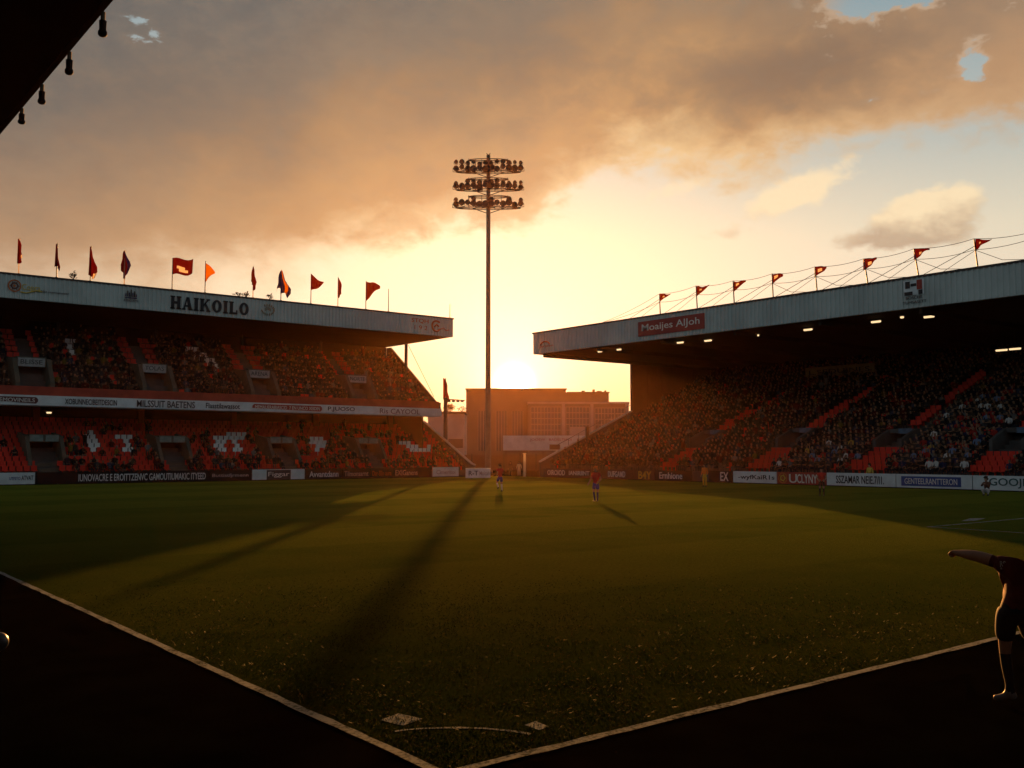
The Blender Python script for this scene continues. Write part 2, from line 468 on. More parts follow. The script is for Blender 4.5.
# ------------------------------------------------------------------ ground, pitch, markings
GRASS_COVER, GRASS_TR = .10, .92
def grass_mat():
    m = bpy.data.materials.new('pitch_grass'); m.use_nodes = True; nt = m.node_tree; b = nt.nodes['Principled BSDF']
    tc = coords(nt)
    sep = nt.nodes.new('ShaderNodeSeparateXYZ'); nt.links.new(tc.k, sep.inputs[0])
    y = X(nt, sep.outputs[1])
    band = (y / 5.5)._m('PINGPONG', 1.0).step(.46, .54)
    n1 = noise(nt, tc, .35, 5, .6); n2 = noise(nt, tc, 14, 4, .7); n3 = noise(nt, tc, 60, 3, .7)
    c = mix(nt, n1.step(.3, .7), (.016, .038, .007), (.026, .05, .010))
    c = mix(nt, band * .35, c, (.036, .062, .014))
    c = mix(nt, n2.step(.45, .75) * .5, c, (.035, .05, .014))
    # upright blades lean every way, so their faces take random directions; the low sun catches the ones turned to it.
    # facing mix paints in dark earth and blade shade: near turf darker, far brighter.
    nn = nt.nodes.new('ShaderNodeTexNoise'); nn.inputs['Scale'].default_value = 130; nn.inputs['Detail'].default_value = 1; nt.links.new(tc.k, nn.inputs['Vector'])
    sb = nt.nodes.new('ShaderNodeVectorMath'); sb.operation = 'SUBTRACT'; nt.links.new(nn.outputs['Color'], sb.inputs[0]); sb.inputs[1].default_value = (.5, .5, .465)
    nm = nt.nodes.new('ShaderNodeVectorMath'); nm.operation = 'NORMALIZE'; nt.links.new(sb.outputs[0], nm.inputs[0])
    b.inputs['Roughness'].default_value = .9; b.inputs['Specular IOR Level'].default_value = 0.0
    nt.links.new(c.k, b.inputs['Base Color'])
    tr = nt.nodes.new('ShaderNodeBsdfDiffuse'); nt.links.new(nm.outputs[0], tr.inputs['Normal'])
    tcol = mix(nt, n1.step(.3, .7), (.28, .41, .05), (.40, .50, .065)); tcol = mix(nt, band * .5, tcol, (.50, .60, .08)); tcol = mix(nt, n2.step(.35, .7) * .6, tcol, (.17, .24, .034))
    nt.links.new(tcol.k, tr.inputs['Color'])
    ms = nt.nodes.new('ShaderNodeMixShader'); ms.inputs[0].default_value = GRASS_TR
    nt.links.new(b.outputs[0], ms.inputs[1]); nt.links.new(tr.outputs[0], ms.inputs[2])
    soil_shade = nt.nodes.new('ShaderNodeBsdfDiffuse'); nt.links.new(mix(nt, n3.step(.3, .7), (.004, .007, .0025), (.010, .016, .005)).k, soil_shade.inputs['Color'])
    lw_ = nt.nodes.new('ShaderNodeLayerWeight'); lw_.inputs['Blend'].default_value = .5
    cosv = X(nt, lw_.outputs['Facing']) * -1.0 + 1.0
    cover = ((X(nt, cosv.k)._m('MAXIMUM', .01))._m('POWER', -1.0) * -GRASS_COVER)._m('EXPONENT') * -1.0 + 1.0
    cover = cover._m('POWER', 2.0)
    m2 = nt.nodes.new('ShaderNodeMixShader'); nt.links.new(cover.k, m2.inputs[0]); nt.links.new(soil_shade.outputs[0], m2.inputs[1]); nt.links.new(ms.outputs[0], m2.inputs[2])
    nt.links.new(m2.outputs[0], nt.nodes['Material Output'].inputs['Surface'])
    return m

def sheet(name, pts, z, m, kind='structure'):
    mb = MB(); mb.add([(x, y, z) for x, y in pts], [tuple(range(len(pts)))])
    o = mb.build(name, m)
    for p in o.data.polygons:
        if p.normal.z < 0: p.flip()
    tag(o, kind=kind); return o

MG = grass_mat()
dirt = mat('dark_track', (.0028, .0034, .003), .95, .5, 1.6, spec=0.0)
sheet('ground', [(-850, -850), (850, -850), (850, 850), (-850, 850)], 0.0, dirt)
CA, CB = 4.62, 6.72                                        # the near corner of the pitch
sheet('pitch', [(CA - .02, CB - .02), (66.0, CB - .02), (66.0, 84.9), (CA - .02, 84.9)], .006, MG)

def line_mat():
    m = bpy.data.materials.new('chalk_line'); m.use_nodes = True; nt = m.node_tree; b = nt.nodes['Principled BSDF']
    tc = coords(nt); n = noise(nt, tc, 22, 5, .75); n1 = noise(nt, tc, 2.2, 3)
    c = mix(nt, (n * .75 + n1 * .35).step(.38, .62), (.03, .04, .016), (.40, .43, .40))
    nt.links.new(c.k, b.inputs['Base Color']); b.inputs['Roughness'].default_value = .9; b.inputs['Specular IOR Level'].default_value = 0
    return m
ML = line_mat()
def stripe(pts, w, closed=False):
    """a painted line with slightly uneven edges"""
    P = []
    for a, b in zip(pts, pts[1:]):
        a, b = np.array(a), np.array(b); n = max(1, int(np.linalg.norm(b - a) / .25))
        P += [a + (b - a) * k / n for k in range(n)]
    P.append(np.array(pts[-1]))
    vs = []
    for i, p in enumerate(P):
        t = P[min(i + 1, len(P) - 1)] - P[max(i - 1, 0)]; t = t / np.linalg.norm(t); nn = np.array([-t[1], t[0]])
        vs += [(*(p + nn * (w / 2 + random.uniform(-.012, .012))), .010), (*(p - nn * (w / 2 + random.uniform(-.012, .012))), .010)]
    mb = MB(); mb.add(vs, [(2 * i, 2 * i + 1, 2 * i + 3, 2 * i + 2) for i in range(len(P) - 1)])
    o = mb.build('pitch_line', ML); tag(o, kind='structure')
    for p in o.data.polygons:
        if p.normal.z < 0: p.flip()
    return o
stripe([(CA, CB), (CA + .03, 45), (CA + .2, 70)], .11)
stripe([(CA + .06, CB), (40, CB + .03), (62, CB)], .11)
stripe([(CA + 1.33 * math.cos(t), CB + 1.33 * math.sin(t)) for t in np.linspace(RAD(19), RAD(76), 12)], .05)
stripe([(32.6, 18.0), (62, 17.9)], .12)
stripe([(32.7, 17.9), (32.5, 6.85)], .12)
sheet('pitch_line', [(5.03, 8.42), (5.30, 8.52), (5.38, 8.21), (5.10, 8.12)], .010, ML)
sheet('pitch_line', [(6.02, 7.42), (6.19, 7.46), (6.17, 7.24), (6.02, 7.2)], .010, ML)
sheet('pitch_line', [(36.4, 18.75), (38.2, 19.3), (38.6, 18.9), (36.9, 18.5)], .010, ML)

def turf():
    """real blades on the nearest part of the pitch"""
    m = bpy.data.materials.new('grass_blade'); m.use_nodes = True; nt = m.node_tree; b = nt.nodes['Principled BSDF']
    n = noise(nt, coords(nt), .9, 4)
    c = mix(nt, n.step(.3, .7), (.009, .017, .004), (.016, .026, .006)); nt.links.new(c.k, b.inputs['Base Color']); b.inputs['Roughness'].default_value = .7; b.inputs['Specular IOR Level'].default_value = .1
    t = nt.nodes.new('ShaderNodeBsdfTranslucent'); nt.links.new(c.k, t.inputs['Color'])
    ms = nt.nodes.new('ShaderNodeMixShader'); ms.inputs[0].default_value = .4; nt.links.new(b.outputs[0], ms.inputs[1]); nt.links.new(t.outputs[0], ms.inputs[2])
    nt.links.new(ms.outputs[0], nt.nodes['Material Output'].inputs['Surface'])
    g = np.random.default_rng(5); N = 200000
    dist = 7.2 + 15 * g.random(N) ** 1.5; ang = g.uniform(-.53, .53, N)
    P = dist[:, None] * (np.cos(ang)[:, None] * FWD[None, :2] + np.sin(ang)[:, None] * RGT[None, :2])
    P = P + g.normal(0, .15, P.shape)
    clump = np.sin(P[:, 0] * 3.1 + np.sin(P[:, 1] * 2.3)) * np.sin(P[:, 1] * 2.7 + 1.3 * np.sin(P[:, 0] * 1.9))
    ok = (P[:, 0] > CA + .09) & (P[:, 1] > CB + .09) & (g.random(N) < (.55 + .4 * clump) * np.clip((22.2 - dist) / 11, 0, 1) ** 1.2)
    P = P[ok]; n = len(P); h = g.uniform(.012, .03, n); a = g.uniform(0, 2 * math.pi, n); w = g.uniform(.0025, .005, n) * (1 + .06 * dist[ok]); ln = g.normal(0, .018, (n, 2))
    dx, dy = np.cos(a) * w, np.sin(a) * w
    V = np.empty((n, 3, 3)); V[:, 0] = np.stack([P[:, 0] - dx, P[:, 1] - dy, np.full(n, .006)], 1); V[:, 1] = np.stack([P[:, 0] + dx, P[:, 1] + dy, np.full(n, .006)], 1)
    V[:, 2] = np.stack([P[:, 0] + ln[:, 0], P[:, 1] + ln[:, 1], .006 + h], 1)
    me = bpy.data.meshes.new('grass'); me.vertices.add(n * 3); me.vertices.foreach_set('co', V.ravel().astype(np.float32))
    me.loops.add(n * 3); me.loops.foreach_set('vertex_index', np.arange(n * 3, dtype=np.int32)); me.polygons.add(n); me.polygons.foreach_set('loop_start', np.arange(0, n * 3, 3, dtype=np.int32))
    me.update(calc_edges=True); me.materials.append(m)
    tag(link('grass', me), kind='stuff')
turf()

# ------------------------------------------------------------------ grandstands
LMAP = lambda d, t, z: (t, d, z)                            # left stand: depth runs along y
RMAP = lambda d, t, z: (d, t, z)                            # right stand: depth runs along x

def terrace(d0, z0, pitch, rise, rows, under):
    pts = [(d0, under[0])]
    for r in range(rows):
        pts += [(d0 + r * pitch, z0 + r * rise), (d0 + (r + 1) * pitch, z0 + r * rise)]
    pts += [(d0 + rows * pitch, z0 + (rows - 1) * rise), (d0 + rows * pitch, under[1])]
    out = [pts[0]]
    for p in pts[1:]:
        if p != out[-1]: out.append(p)
    return out

def corrugated(mapf, d, t0, t1, zlo, zhi, pitch=.36, dep=.09, back=.35):
    """ribbed cladding panel facing the pitch"""
    mb = MB(); T = []
    t = t0
    while t < t1 - pitch:
        T += [(t, 0), (t + pitch * .5, 0), (t + pitch * .62, dep), (t + pitch * .88, dep)]
        t += pitch
    T.append((t1, 0))
    n = len(T)
    vs = [mapf(d - q, u, zlo) for u, q in T] + [mapf(d - q, u, zhi) for u, q in T]
    fs = [(i, i + 1, n + i + 1, n + i) for i in range(n - 1)]
    b = len(vs)
    vs += [mapf(d + back, t0, zlo), mapf(d + back, t1, zlo), mapf(d + back, t0, zhi), mapf(d + back, t1, zhi)]
    fs += [(b, b + 2, b + 3, b + 1), (0, b, b + 1, n - 1)[::-1], (n, 2 * n - 1, b + 3, b + 2), (0, n, b + 2, b), (n - 1, b + 1, b + 3, 2 * n - 1)]
    return mb.add(vs, fs)

LS = empty('grandstand', (38, 92, 0), 'two-tier red grandstand on the left under a ribbed fascia with black lettering', 'grandstand')
RS = empty('grandstand', (80, 50, 0), 'packed single-tier grandstand on the right with lamps under its deep roof', 'grandstand')
L0, LU, LL = 6.0, 59.3, 62.9                                # left stand: start, end of upper tier and roof, end of lower tier
lo_d, lo_z, lo_p, lo_r, lo_n = 86.8, .65, .75, .385, 12
up_d, up_z, up_p, up_r, up_n = 88.1, 7.45, .8, .58, 10
MB().prism(terrace(lo_d, lo_z, lo_p, lo_r, lo_n, (0, 0)), LMAP, L0, LL).build('lower_terrace', M['conc'], LS)
MB().prism(terrace(up_d, up_z, up_p, up_r, up_n, (6.6, 11.6)), LMAP, L0, LU).build('upper_terrace', M['conc'], LS)
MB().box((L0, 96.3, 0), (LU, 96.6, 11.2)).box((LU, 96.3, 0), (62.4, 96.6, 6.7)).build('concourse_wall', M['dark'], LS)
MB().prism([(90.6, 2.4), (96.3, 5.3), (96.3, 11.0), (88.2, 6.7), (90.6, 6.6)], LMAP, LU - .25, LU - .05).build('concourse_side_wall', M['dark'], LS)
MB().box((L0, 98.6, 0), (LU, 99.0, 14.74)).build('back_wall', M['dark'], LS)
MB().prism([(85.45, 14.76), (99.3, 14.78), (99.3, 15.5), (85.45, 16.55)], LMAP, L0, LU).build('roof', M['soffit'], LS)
lf = corrugated(LMAP, 85.08, L0, LU + .02, 14.75, 16.62).build('roof_fascia', M['fascia'], LS)
MB().box((L0, 84.95, 16.62), (LU + .06, 85.5, 16.76)).build('roof_trim', M['trim'], LS)
MB().box((L0, 87.25, 6.42), (LU + .1, 87.55, 7.24)).box((L0, 87.55, 6.35), (LU, 88.1, 6.6)).build('balcony_fascia', M['white'], LS)
MB().box((L0, 87.62, 7.24), (LU, 87.82, 8.0)).build('balcony_wall', M['redwall'], LS)
# end walls that follow the rake
MB().prism([(87.6, 6.42), (87.6, 7.9), (88.3, 8.0), (97.8, 14.7), (98.6, 14.7), (98.6, 11.6)], LMAP, LU + .01, LU + .22).build('upper_end_wall', M['brick'], LS)
ew = MB().prism([(86.2, 0), (86.2, 1.15), (86.8, 1.3), (96.2, 6.1), (96.2, 0)], LMAP, LL + .01, LL + .22).build('lower_end_wall', M['conc'], LS)
cop = mat('pale_coping', (.5, .47, .42), .35, .15, 2, spec=.6)
MB().prism([(86.15, 1.152), (86.78, 1.302), (96.2, 6.102), (96.2, 6.22), (86.72, 1.42), (86.15, 1.27)], LMAP, LL - .03, LL + .26).build('coping', cop, ew)
for t, d in [(LU - .25, 93.9)] + [(LU - 9.0 * k, 97.6) for k in range(1, 6)]:
    zb = up_z + (d - up_d) / up_p * up_r - .6
    MB().box((t - .13, d - .13, zb), (t + .13, d + .13, 14.77)).build('column', M['steel'], LS)
for k in range(6):
    t = 12 + 9.2 * k
    MB().box((t - .25, 95.3, 5.0), (t + .25, 95.75, 11.0)).build('column', M['redwall'], LS)
MB().tube([(LU + .4, 89.2, 8.6), (LU + .4, 94.5, 14.75)], .03, 5).build('stay_rod', M['steel'], LS)

R0, RE = 14.0, 79.8                                         # right stand along y
rs_d, rs_z, rs_p, rs_r, rs_n = 67.4, .85, .8, .325, 37
MB().prism(terrace(rs_d, rs_z, rs_p, rs_r, rs_n, (0, 0)), RMAP, R0, RE).build('terrace', M['conc'], RS)
MB().box((97.1, R0, 0), (97.5, RE + .3, 13.0)).build('back_wall', M['dark'], RS)
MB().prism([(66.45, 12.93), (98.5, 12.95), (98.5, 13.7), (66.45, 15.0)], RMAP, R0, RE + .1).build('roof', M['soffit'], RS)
rf = corrugated(RMAP, 66.08, R0, RE + .12, 12.92, 15.08, .4, .09).build('roof_fascia', M['fascia'], RS)
MB().box((65.95, R0, 15.08), (66.5, RE + .16, 15.22)).build('roof_trim', M['trim'], RS)
sw = MB().box((80.7, RE + .01, 0), (97.1, RE + .3, 12.93))
for d in (83.2, 85.6, 91): sw.box((d, RE - .05, 4), (d + .28, RE + .01, 12.93))
sw.build('end_wall', M['brick'], RS)
pw = MB().prism([(67.0, 0), (67.0, 1.5), (67.6, 1.75), (80.7, 7.2), (80.7, 0)], RMAP, RE + .01, RE + .25).build('end_parapet', M['conc'], RS)
MB().prism([(66.95, 1.52), (67.56, 1.772), (80.7, 7.222), (80.7, 7.34), (67.5, 1.9), (66.95, 1.64)], RMAP, RE - .03, RE + .3).build('coping', cop, pw)
hr = MB().tube([(69.5, RE + .12, 3.4), (80.6, RE + .12, 8.0)], .035, 5)
for k in range(8):
    d = 69.5 + k * 1.5; hr.tube([(d, RE + .12, 2.5 + .415 * (d - 69.5)), (d, RE + .12, 3.4 + .4144 * (d - 69.5))], .03, 5)
hr.build('handrail', M['steel'], RS)
MB().box((73.4, RE - .2, 3.0), (73.75, RE, 5.4)).build('column', M['steel'], RS)
# dim banner under the roof at the back
b0, b1 = onp(805, 362, 0, 90)[1], onp(874, 356, 0, 90)[1]
sb = MB().box((90, b1, 10.5), (90.1, b0, 11.6), 0)
sb.text('L.SEDUINES', (89.99, b0 - .5, 10.8), (0, -1, 0), UP, b0 - b1 - 1, .5, 1)
sb.build('hanging_sign', [mat('olive_sign', (.3, .22, .08), .7), M['ink']], RS)
# soffit beams
for k in range(8):
    y = 20 + 8.4 * k
    MB().box((66.6, y - .12, 12.55), (97.0, y + .12, 12.925)).build('roof_beam', M['soffit'], RS)

# ---- stair entrances
def lw(px, py, d): return onp(px, py, 1, d)[0]
LV_UP = [lw(x, 370, 89.8) for x in (31, 154, 259, 357)]
LV_LO = [lw(x, 440, 89.6) for x in (44, 172, 281, 368)]
RV = [(62.6, 74.2), (52.4, 74.2), (42.6, 73.6), (33.2, 73.4), (23.8, 73.4)]
words_up = ['BLISSE', 'TOLAS', 'ARENA', 'NORTE']
for i, a in enumerate(LV_UP):
    v = MB()
    for s in (-1, 1):
        x0, x1 = sorted((a + s * 1.15, a + s * 1.5))
        v.prism([(88.05, 7.46), (88.05, 8.35), (89.6, 10.45), (92.6, 10.75), (92.6, 7.46)], LMAP, x0, x1)
    v.box((a - 1.15, 89.75, 9.75), (a + 1.15, 92.6, 10.6))
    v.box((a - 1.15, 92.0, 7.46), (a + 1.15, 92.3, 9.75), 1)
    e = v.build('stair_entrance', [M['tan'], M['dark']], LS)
    s = MB().box((a - 1.05, 89.68, 9.78), (a + 1.05, 89.75, 10.5), 0)
    s.text(words_up[i], (a - .85, 89.68, 9.98), (1, 0, 0), UP, 1.7, .38, 1)
    s.build('sign', [mat('dull_sign', (.32, .34, .33), .6), M['ink']], e)
for i, a in enumerate(LV_LO):
    v = MB()
    for s in (-1, 1):
        x0, x1 = sorted((a + s * 1.2, a + s * 1.5))
        v.prism([(88.0, .66), (88.0, 1.8), (89.6, 3.95), (92.4, 4.3), (92.4, .66)], LMAP, x0, x1)
    v.box((a - 1.2, 89.55, 3.45), (a + 1.2, 92.4, 4.1))
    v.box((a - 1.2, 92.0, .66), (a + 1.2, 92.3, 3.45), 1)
    for k in range(5): v.box((a - .8, 86.9 + k * .5, .66), (a + .8, 87.4 + k * .5, .85 + .2 * k), 0)
    e = v.build('stair_entrance', [M['tan'], M['dark']], LS)
    s = MB()
    for q in (-.62, .62): s.box((a + q - .52, 89.48, 3.5), (a + q + .52, 89.55, 4.02), 0)
    s.build('sign', [mat('pale_green_sign', (.2, .25, .22), .6)], e)
bluep = mat('blue_grey_panel', (.08, .13, .2), .7)
for (y, d) in RV:
    v = MB(); zf = rs_z + (d - rs_d) / rs_p * rs_r
    for s in (-1, 1):
        y0, y1 = sorted((y + s * 1.0, y + s * 1.25))
        v.prism([(d - 2.2, zf - 1.2), (d - 2.2, zf + .2), (d, zf + 1.05), (d + 2.2, zf + 1.2), (d + 2.2, zf - 1.2)], RMAP, y0, y1)
    v.box((d - .05, y - 1.0, zf + .75), (d + 2.2, y + 1.0, zf + 1.1))
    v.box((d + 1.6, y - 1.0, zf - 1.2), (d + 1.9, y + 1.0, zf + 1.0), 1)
    e = v.build('stair_entrance', [M['conc'], M['dark']], RS)
    MB().box((d - .12, y - .95, zf + .7), (d - .052, y + .2, zf + 1.12)).build('sign', bluep, e)

# ---- where people and empty seats go
def inside(poly, x, y):
    c = False; n = len(poly)
    for i in range(n):
        (x1, y1), (x2, y2) = poly[i], poly[i - 1]
        if (y1 > y) != (y2 > y) and x < (x2 - x1) * (y - y1) / (y2 - y1) + x1: c = not c
    return c
WHITE_LO = [[(86, 436), (92, 432), (99, 439), (98, 451), (89, 450)], [(117, 438), (130, 434), (134, 452), (125, 453), (124, 443)],
            [(214, 437), (244, 434), (245, 442), (239, 442), (241, 451), (236, 451), (232, 442), (227, 442), (229, 451), (222, 451)],
            [(310, 440), (318, 437), (325, 442), (324, 449), (315, 450), (319, 445), (312, 443)],
            [(400, 442), (410, 441), (417, 446), (424, 447), (433, 444), (427, 451), (416, 453), (408, 446)]]
WHITE_LO = [[(sum(a for a, _ in p) / len(p) + (x - sum(a for a, _ in p) / len(p)) * 1.2, sum(b for _, b in p) / len(p) + (y - sum(b for _, b in p) / len(p)) * 1.15) for x, y in p] for p in WHITE_LO]
WHITE_UP = [[(63, 340), (70, 337), (77, 343), (73, 352), (68, 355), (66, 348)],
            [(180, 346), (190, 344), (204, 353), (216, 362), (217, 368), (208, 362), (196, 355), (190, 353), (185, 353)]]
def vnoise(seed):
    g = np.random.default_rng(seed).random((64, 64))
    def f(x, y):
        xi, yi = int(math.floor(x)), int(math.floor(y)); fx, fy = x - xi, y - yi
        fx, fy = fx * fx * (3 - 2 * fx), fy * fy * (3 - 2 * fy); G = lambda i, j: g[i % 64, j % 64]
        return (G(xi, yi) * (1 - fx) + G(xi + 1, yi) * fx) * (1 - fy) + (G(xi, yi + 1) * (1 - fx) + G(xi + 1, yi + 1) * fx) * fy
    return f
vn = vnoise(3)
people, seatsL, seatsR = [], [], []          # (x, y, z, facing angle, stand) / (x, y, z, white)
FL, FR = math.pi, math.pi / 2                # seated figures face +y before turning: left stand faces -y, right stand faces -x
for r in range(lo_n):
    z = lo_z + r * lo_r; d = lo_d + r * lo_p + .42
    for k in range(int((LL - .6 - L0) / .54)):
        x = L0 + .4 + k * .54
        if any(abs(x - a) < (1.7 if 1 < r < 8 else (.95 if r <= 1 else 0)) for a in LV_LO): continue
        px, py, _ = proj((x, d, z + .6))
        w = any(inside(p, px, py) for p in WHITE_LO)
        seatsL.append((x, d, z, w))
        q = proj((x, d, z + 1.15))
        if w or any(inside(p, q[0], q[1]) for p in WHITE_LO): continue
        edge = (px - 10) / 440.0
        p = .62 - .065 * r + .42 * (vn(x * .33, r * .6) - .5) * 2 + .28 * max(0, edge - .35) * (1 if r > 2 else .6)
        if px < 60: p -= .38
        if r > 7: p -= .12 * (1 - min(1, max(0, edge)))
        if random.random() < p * .95: people.append((x, d, z, FL, 'L'))
for r in range(up_n):
    z = up_z + r * up_r; d = up_d + r * up_p + .45
    for k in range(int((LU - .5 - L0) / .52)):
        x = L0 + .35 + k * .52
        if any(abs(x - a) < 1.75 and r < 5 for a in LV_UP): continue
        px, py, _ = proj((x, d, z + .6))
        w = any(inside(p, px, py) for p in WHITE_UP)
        strip = any(.55 < abs(x - a) < 1.5 and r >= 5 for a in LV_UP)
        aisle = any(abs(x - a) <= .55 and r >= 5 for a in LV_UP)
        if aisle: continue
        if w or strip or random.random() < .05: seatsL.append((x, d, z, w))
        else: people.append((x, d, z, FL, 'U'))
for r in range(rs_n):
    z = rs_z + r * rs_r; d = rs_d + r * rs_p + .45
    for k in range(int((RE - .5 - R0) / .52)):
        y = R0 + .3 + k * .52
        near = min(RV, key=lambda q: abs(q[0] - y)); dy = y - near[0]; dv = d - near[1]
        if abs(dy) < 1.45 and -2.4 < dv < 2.4: continue
        strip = False
        if dv >= 2.4: strip = -.2 < dy < 1.3 and (vn(y * .2 + 9, r * .25) > .42 or dv < 7) and dv < 15
        elif dv <= -2.4: strip = -1.3 < dy < 1.0
        if dv >= 2.4 and -.85 < dy <= -.2: continue
        if strip or random.random() < .06: seatsR.append((d, y, z, False))
        else: people.append((d, y, z, FR, 'R'))

# ---- seats: the nearest hundred of each stand as parts, the rest of them as one
def seat_shape():
    mb = MB(); mb.box((-.22, -.2, .40), (.22, .2, .45)); mb.box((-.22, -.25, .42), (.22, -.2, .84)); mb.box((-.03, -.2, .02), (.03, .0, .40)); return mb
SS = seat_shape(); SV = np.array(SS.v); SFc = SS.f
def seat_mesh(m):
    me = bpy.data.meshes.new('seat'); me.from_pydata(SS.v, [], SS.f); me.materials.append(m); return me
seat_me = {False: seat_mesh(M['seat']), True: seat_mesh(M['wseat'])}
def rz2(a): return np.array([[math.cos(a), -math.sin(a), 0], [math.sin(a), math.cos(a), 0], [0, 0, 1]])
occ = {(round(p[0], 2), round(p[1], 2)) for p in people}
def put_seats(seats, ang, parent):
    free = [s for s in seats if (round(s[0], 2), round(s[1], 2)) not in occ and 6 < proj(s[:3])[0] < 1018]
    free.sort(key=lambda s: proj(s[:3])[2]); near = free[:100]; ns = set(id(s) for s in near)
    for s in near:
        o = bpy.data.objects.new('seat', seat_me[s[3]]); COL.objects.link(o); o.parent = parent
        o.location = (s[0] - parent.location.x, s[1] - parent.location.y, s[2]); o.rotation_euler = (0, 0, ang)
    mb = MB(); Rm = rz2(ang); base = SV @ Rm.T
    for s in seats:
        if id(s) not in ns: mb.add(base + np.array(s[:3]), SFc, 1 if s[3] else 0)
    o = mb.build('seats', [M['seat'], M['wseat']], parent); tag(o, kind='stuff')
put_seats(seatsL, FL, LS); put_seats(seatsR, FR, RS)

# ---- spectators
def low_figure(arms, standing=False):
    """a light seated or standing figure: vertices, triangles, colour slot per face (0 clothes, 1 skin, 2 hair, 3 trousers)"""
    V, Fa, S = [], [], []
    def ring(c, rx, ry, n=6): return [(c[0] + rx * math.cos(2 * math.pi * k / n), c[1] + ry * math.sin(2 * math.pi * k / n), c[2]) for k in range(n)]
    def loft(rings, slot):
        n = len(rings[0]); b = len(V)
        for r in rings: V.extend(r)
        for i in range(len(rings) - 1):
            for k in range(n):
                a0, a1, b0, b1 = b + i * n + k, b + i * n + (k + 1) % n, b + (i + 1) * n + k, b + (i + 1) * n + (k + 1) % n
                Fa.extend([(a0, a1, b1), (a0, b1, b0)]); S.extend([slot] * 2)
        for base, rev in ((b, True), (b + (len(rings) - 1) * n, False)):
            for k in range(1, n - 1):
                t = (base, base + k, base + k + 1); Fa.append(t[::-1] if rev else t); S.append(slot)
    dz = .42 if standing else 0
    loft([ring((0, 0, .42 + dz), .17, .13), ring((0, 0, .62 + dz), .17, .12), ring((0, .01, .88 + dz), .205, .12), ring((0, .0, .99 + dz), .17, .09), ring((0, .01, 1.03 + dz), .065, .06)], 0)
    b = len(V); hz = 1.17 + dz
    rr = [(.045, -.13), (.075, -.07), (.088, 0), (.08, .07), (.04, .115)]
    for r, h in rr: V.extend([(r * .92 * math.cos(2 * math.pi * k / 8), .02 + r * 1.12 * math.sin(2 * math.pi * k / 8), hz + h) for k in range(8)])
    for i in range(4):
        for k in range(8):
            a0, a1, b0, b1 = b + i * 8 + k, b + i * 8 + (k + 1) % 8, b + (i + 1) * 8 + k, b + (i + 1) * 8 + (k + 1) % 8
            hair = i >= 3 or (i >= 1 and 4 <= k <= 7)
            Fa.extend([(a0, a1, b1), (a0, b1, b0)]); S.extend([2 if hair else 1] * 2)
    for k in range(1, 7): Fa.append((b + 32, b + 32 + k, b + 33 + k)); S.append(2)
    def limb(pts, slots):
        for (p, r), (q, s), sl in zip(pts, pts[1:], slots):
            p, q = np.array(p), np.array(q); t = (q - p) / np.linalg.norm(q - p); a = np.cross(t, [.31, .2, .93]); a /= np.linalg.norm(a); c = np.cross(t, a)
            loft([[tuple(p + (a * math.cos(k * math.pi / 2) + c * math.sin(k * math.pi / 2)) * r) for k in range(4)],
                  [tuple(q + (a * math.cos(k * math.pi / 2) + c * math.sin(k * math.pi / 2)) * s) for k in range(4)]], sl)
    for sg, (el, wr) in zip((-1, 1), arms):
        e = np.array(el) * (sg, 1, 1) + (0, 0, dz); w = np.array(wr) * (sg, 1, 1) + (0, 0, dz)
        limb([((sg * .2, 0, .95 + dz), .06), (e, .045), (w, .035), (w + (w - e) * .3, .03)], (0, 0, 1))
    for sg in (-1, 1):
        if standing: limb([((sg * .09, 0, .88), .09), ((sg * .1, .03, .48), .06), ((sg * .1, 0, .05), .045)], (3, 3))
        else: limb([((sg * .09, 0, .49), .09), ((sg * .1, .4, .5), .065), ((sg * .1, .38, .05), .045)], (3, 3))
    return np.array(V, np.float32), np.array(Fa, np.int32), np.array(S, np.int32)

rest = ((.26, .08, .7), (.1, .28, .6)); fold = ((.27, .12, .72), (.02, .22, .78)); clap = ((.27, .14, .74), (.03, .3, .95)); raisd = ((.3, .08, 1.2), (.26, .12, 1.46))
TPL = [low_figure((rest, rest)), low_figure((fold, fold)), low_figure((rest, fold)), low_figure((clap, clap)), low_figure((rest, raisd)), low_figure((rest, rest), True), low_figure((raisd, raisd), True)]
TW = np.array([.34, .26, .17, .1, .04, .07, .02])
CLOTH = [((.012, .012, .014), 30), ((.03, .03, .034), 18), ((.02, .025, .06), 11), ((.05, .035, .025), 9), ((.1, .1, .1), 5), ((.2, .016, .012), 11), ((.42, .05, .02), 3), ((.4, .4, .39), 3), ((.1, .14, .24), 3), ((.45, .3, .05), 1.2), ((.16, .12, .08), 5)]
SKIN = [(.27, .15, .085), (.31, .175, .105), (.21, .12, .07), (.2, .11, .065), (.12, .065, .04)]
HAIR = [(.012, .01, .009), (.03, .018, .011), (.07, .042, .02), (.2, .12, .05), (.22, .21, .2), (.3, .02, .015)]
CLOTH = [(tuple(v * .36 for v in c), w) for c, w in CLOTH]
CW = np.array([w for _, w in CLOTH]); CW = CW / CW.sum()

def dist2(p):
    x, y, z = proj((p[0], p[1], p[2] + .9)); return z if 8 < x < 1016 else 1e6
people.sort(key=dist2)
near_people, far_people = people[:290], people[290:]

